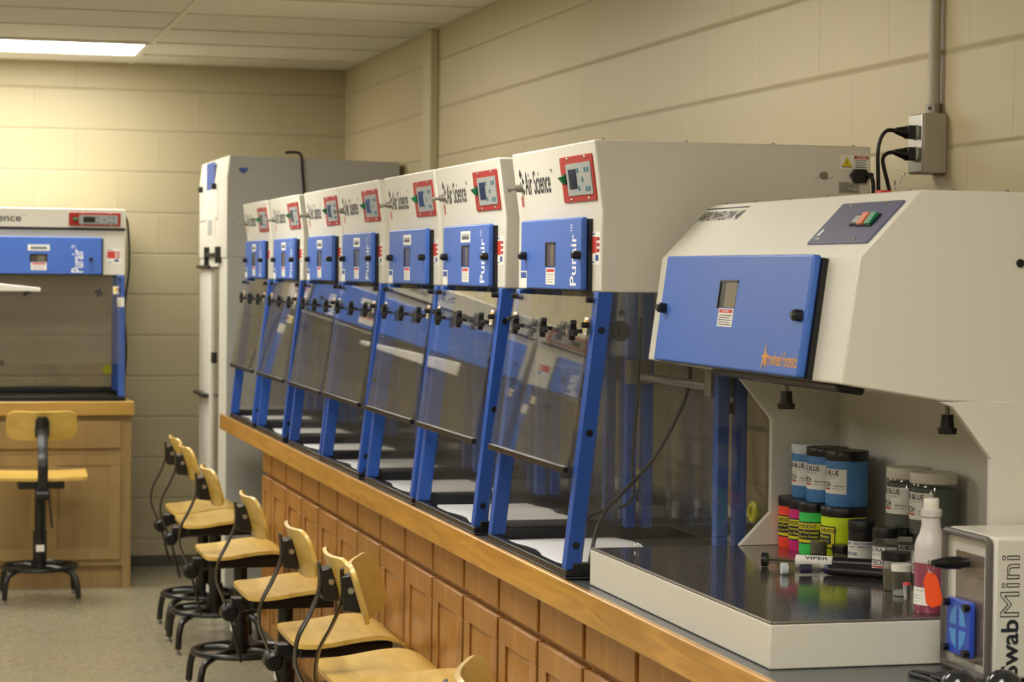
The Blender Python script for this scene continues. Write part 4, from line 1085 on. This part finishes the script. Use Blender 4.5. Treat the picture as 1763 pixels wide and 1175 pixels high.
def make_stool(dz=0.0, lever=True):
    """local origin: column on floor; the stool faces +x"""
    r = empty('lab_stool')
    sz = SEAT_Z + dz
    def sfn(x, y):
        t = (x + .156) / .312
        z = sz + .010 * math.cos(math.pi * (t * 1.6 - .15)) * -1 * (1 if t < .7 else 1) - (.030 * ((t - .72) / .28) ** 2 if t > .72 else 0) + .006 * (abs(y) / .2) ** 2
        return Vector((x + .015, y, z)), Vector((0, 0, 1))
    s = MB(); plate(s, .156, .205, sfn, .012, .045); s.build('seat', 'ply', r, smooth=50)
    k = MB(); k.box(-.12, .135, -.10, .10, sz - .050, sz - .014); k.box(-.17, -.06, -.022, .022, sz - .062, sz - .022)
    k.build('seat_support', 'black_metal', r, bevel=.004)
    MB().cyl((0, 0, .16), (0, 0, sz - .25), .031, n=20).cyl((0, 0, .14), (0, 0, .17), .040, n=20).cyl((0, 0, sz - .25), (0, 0, sz - .04), .024, n=20).build('column', 'black_metal', r)
    MB().box(-.0325, -.010, -.018, .018, .22, .25).build('height_label', 'label_white', r)
    # backrest
    bz = .735 + dz; bx = -.118; tl = R(17)
    def bfn(x, y):    # x: horizontal (y world), y: vertical
        cx = .024 * (x / .155) ** 2
        p = Vector((bx - math.sin(tl) * y + cx * math.cos(tl), x, bz + math.cos(tl) * y + cx * math.sin(tl)))
        return p, Vector((math.cos(tl), 0, math.sin(tl)))
    b = MB(); plate(b, .155, .068, bfn, .010, .045); b.build('backrest', 'ply', r, smooth=50)
    k = MB(); k.hexa([(bx - .035, -.030, bz - .045), (bx + .006, -.030, bz - .05), (bx + .006, .030, bz - .05), (bx - .035, .030, bz - .045), (bx - .040, -.030, bz + .030), (bx - .012, -.030, bz + .035), (bx - .012, .030, bz + .035), (bx - .040, .030, bz + .030)])
    k.build('back_bracket', 'black_metal', r, bevel=.003)
    for s_ in (-1, 1): MB().cyl((bx - .016, s_ * .030, bz + .0), (bx - .016, s_ * .035, bz + .0), .0085, .007, 14).build('bracket_bolt', 'steel', r)
    pts = smooth_path([(bx - .042, 0, bz + .045), (bx - .040, 0, bz - .02), (bx - .062, 0, bz - .08), (bx - .092, 0, bz - .14), (bx - .098, 0, bz - .20), (bx - .080, 0, bz - .25), (bx - .062, 0, bz - .29)], 6)
    MB().tube(pts, 0, 8, flat=(.024, .004)).build('back_bar', 'black_metal', r, smooth=60)
    k = MB(); kx, kz = bx - .060, bz - .30
    k.cyl((kx, -.028, kz), (kx, .028, kz), .026, n=22)
    k.cyl((kx - .0, -.028, kz), (kx, -.034, kz), .026, .018, 22)
    k.cyl((kx, 0, kz), (-.09, 0, sz - .042), .014, n=12)
    k.build('adjust_knob', 'black_plastic', r, bevel=.002)
    if lever: MB().cyl((kx + .004, -.03, kz - .02), (kx + .035, -.045, kz - .15), .004, .005, 8).build('lever', 'black_metal', r)
    # base: ring and four curved legs
    k = MB(); k.tube([(.165 * math.cos(q * math.pi / 20), .165 * math.sin(q * math.pi / 20), .150) for q in range(40)], .0105, 10, closed=True); k.build('foot_ring', 'black_metal', r)
    for q in range(4):
        a = R(45 + 90 * q); ca_, sa_ = math.cos(a), math.sin(a)
        k = MB(); k.tube(smooth_path([(.03 * ca_, .03 * sa_, .150), (.10 * ca_, .10 * sa_, .150), (.19 * ca_, .19 * sa_, .132), (.218 * ca_, .218 * sa_, .095), (.228 * ca_, .228 * sa_, .022)], 6), .0125, 10)
        lg = k.build('leg', 'black_metal', r)
        MB().cyl((.228 * ca_, .228 * sa_, .012), (.228 * ca_, .228 * sa_, .024), .006, n=10).cyl((.228 * ca_, .228 * sa_, 0), (.228 * ca_, .228 * sa_, .012), .012, .010, 12).build('foot_glide', 'dull_steel', lg)
    return r
SG = 'plywood lab stools along the long counter'
s0 = make_stool()
STOOLS = [(1.160, 9.45, 0, 0, 'farthest of the row, beside the grey tower'), (1.150, 8.98, 0, 0, 'second in the row from the grey tower'), (1.115, 8.00, 0, 0, 'third in the row from the grey tower'),
          (1.120, 7.02, 0, 0, 'fourth in the row from the grey tower'), (1.122, 6.13, 0, 0, 'fifth in the row from the grey tower'), (1.122, 5.52, 0, 0, 'sixth in the row from the grey tower')]
for i, (x, y, rz, dz, lb) in enumerate(STOOLS):
    s = s0 if i == 0 else copy_tree(s0)
    s.location = (x, y, 0); s.rotation_euler = (0, 0, R(rz))
    tag(s, 'plywood and black metal lab stool, ' + lb, 'stool', SG)
s1 = make_stool(.055)
s1.location = (1.072, 4.93, 0); s1.rotation_euler = (0, 0, R(-19))
tag(s1, 'plywood lab stool turned aside, showing the hollow front of its backrest', 'stool', SG)
s2 = copy_tree(s1); s2.location = (.985, 3.53, 0); s2.rotation_euler = (0, 0, R(-19))
tag(s2, 'plywood lab stool nearest the camera, only its backrest top showing at bottom edge', 'stool', SG)
s3 = make_stool(.055); s3.location = (.545, 10.42, 0); s3.rotation_euler = (0, 0, R(90))
tag(s3, 'plywood lab stool seen from behind in front of the far bench', 'stool', 'stool at the far bench')
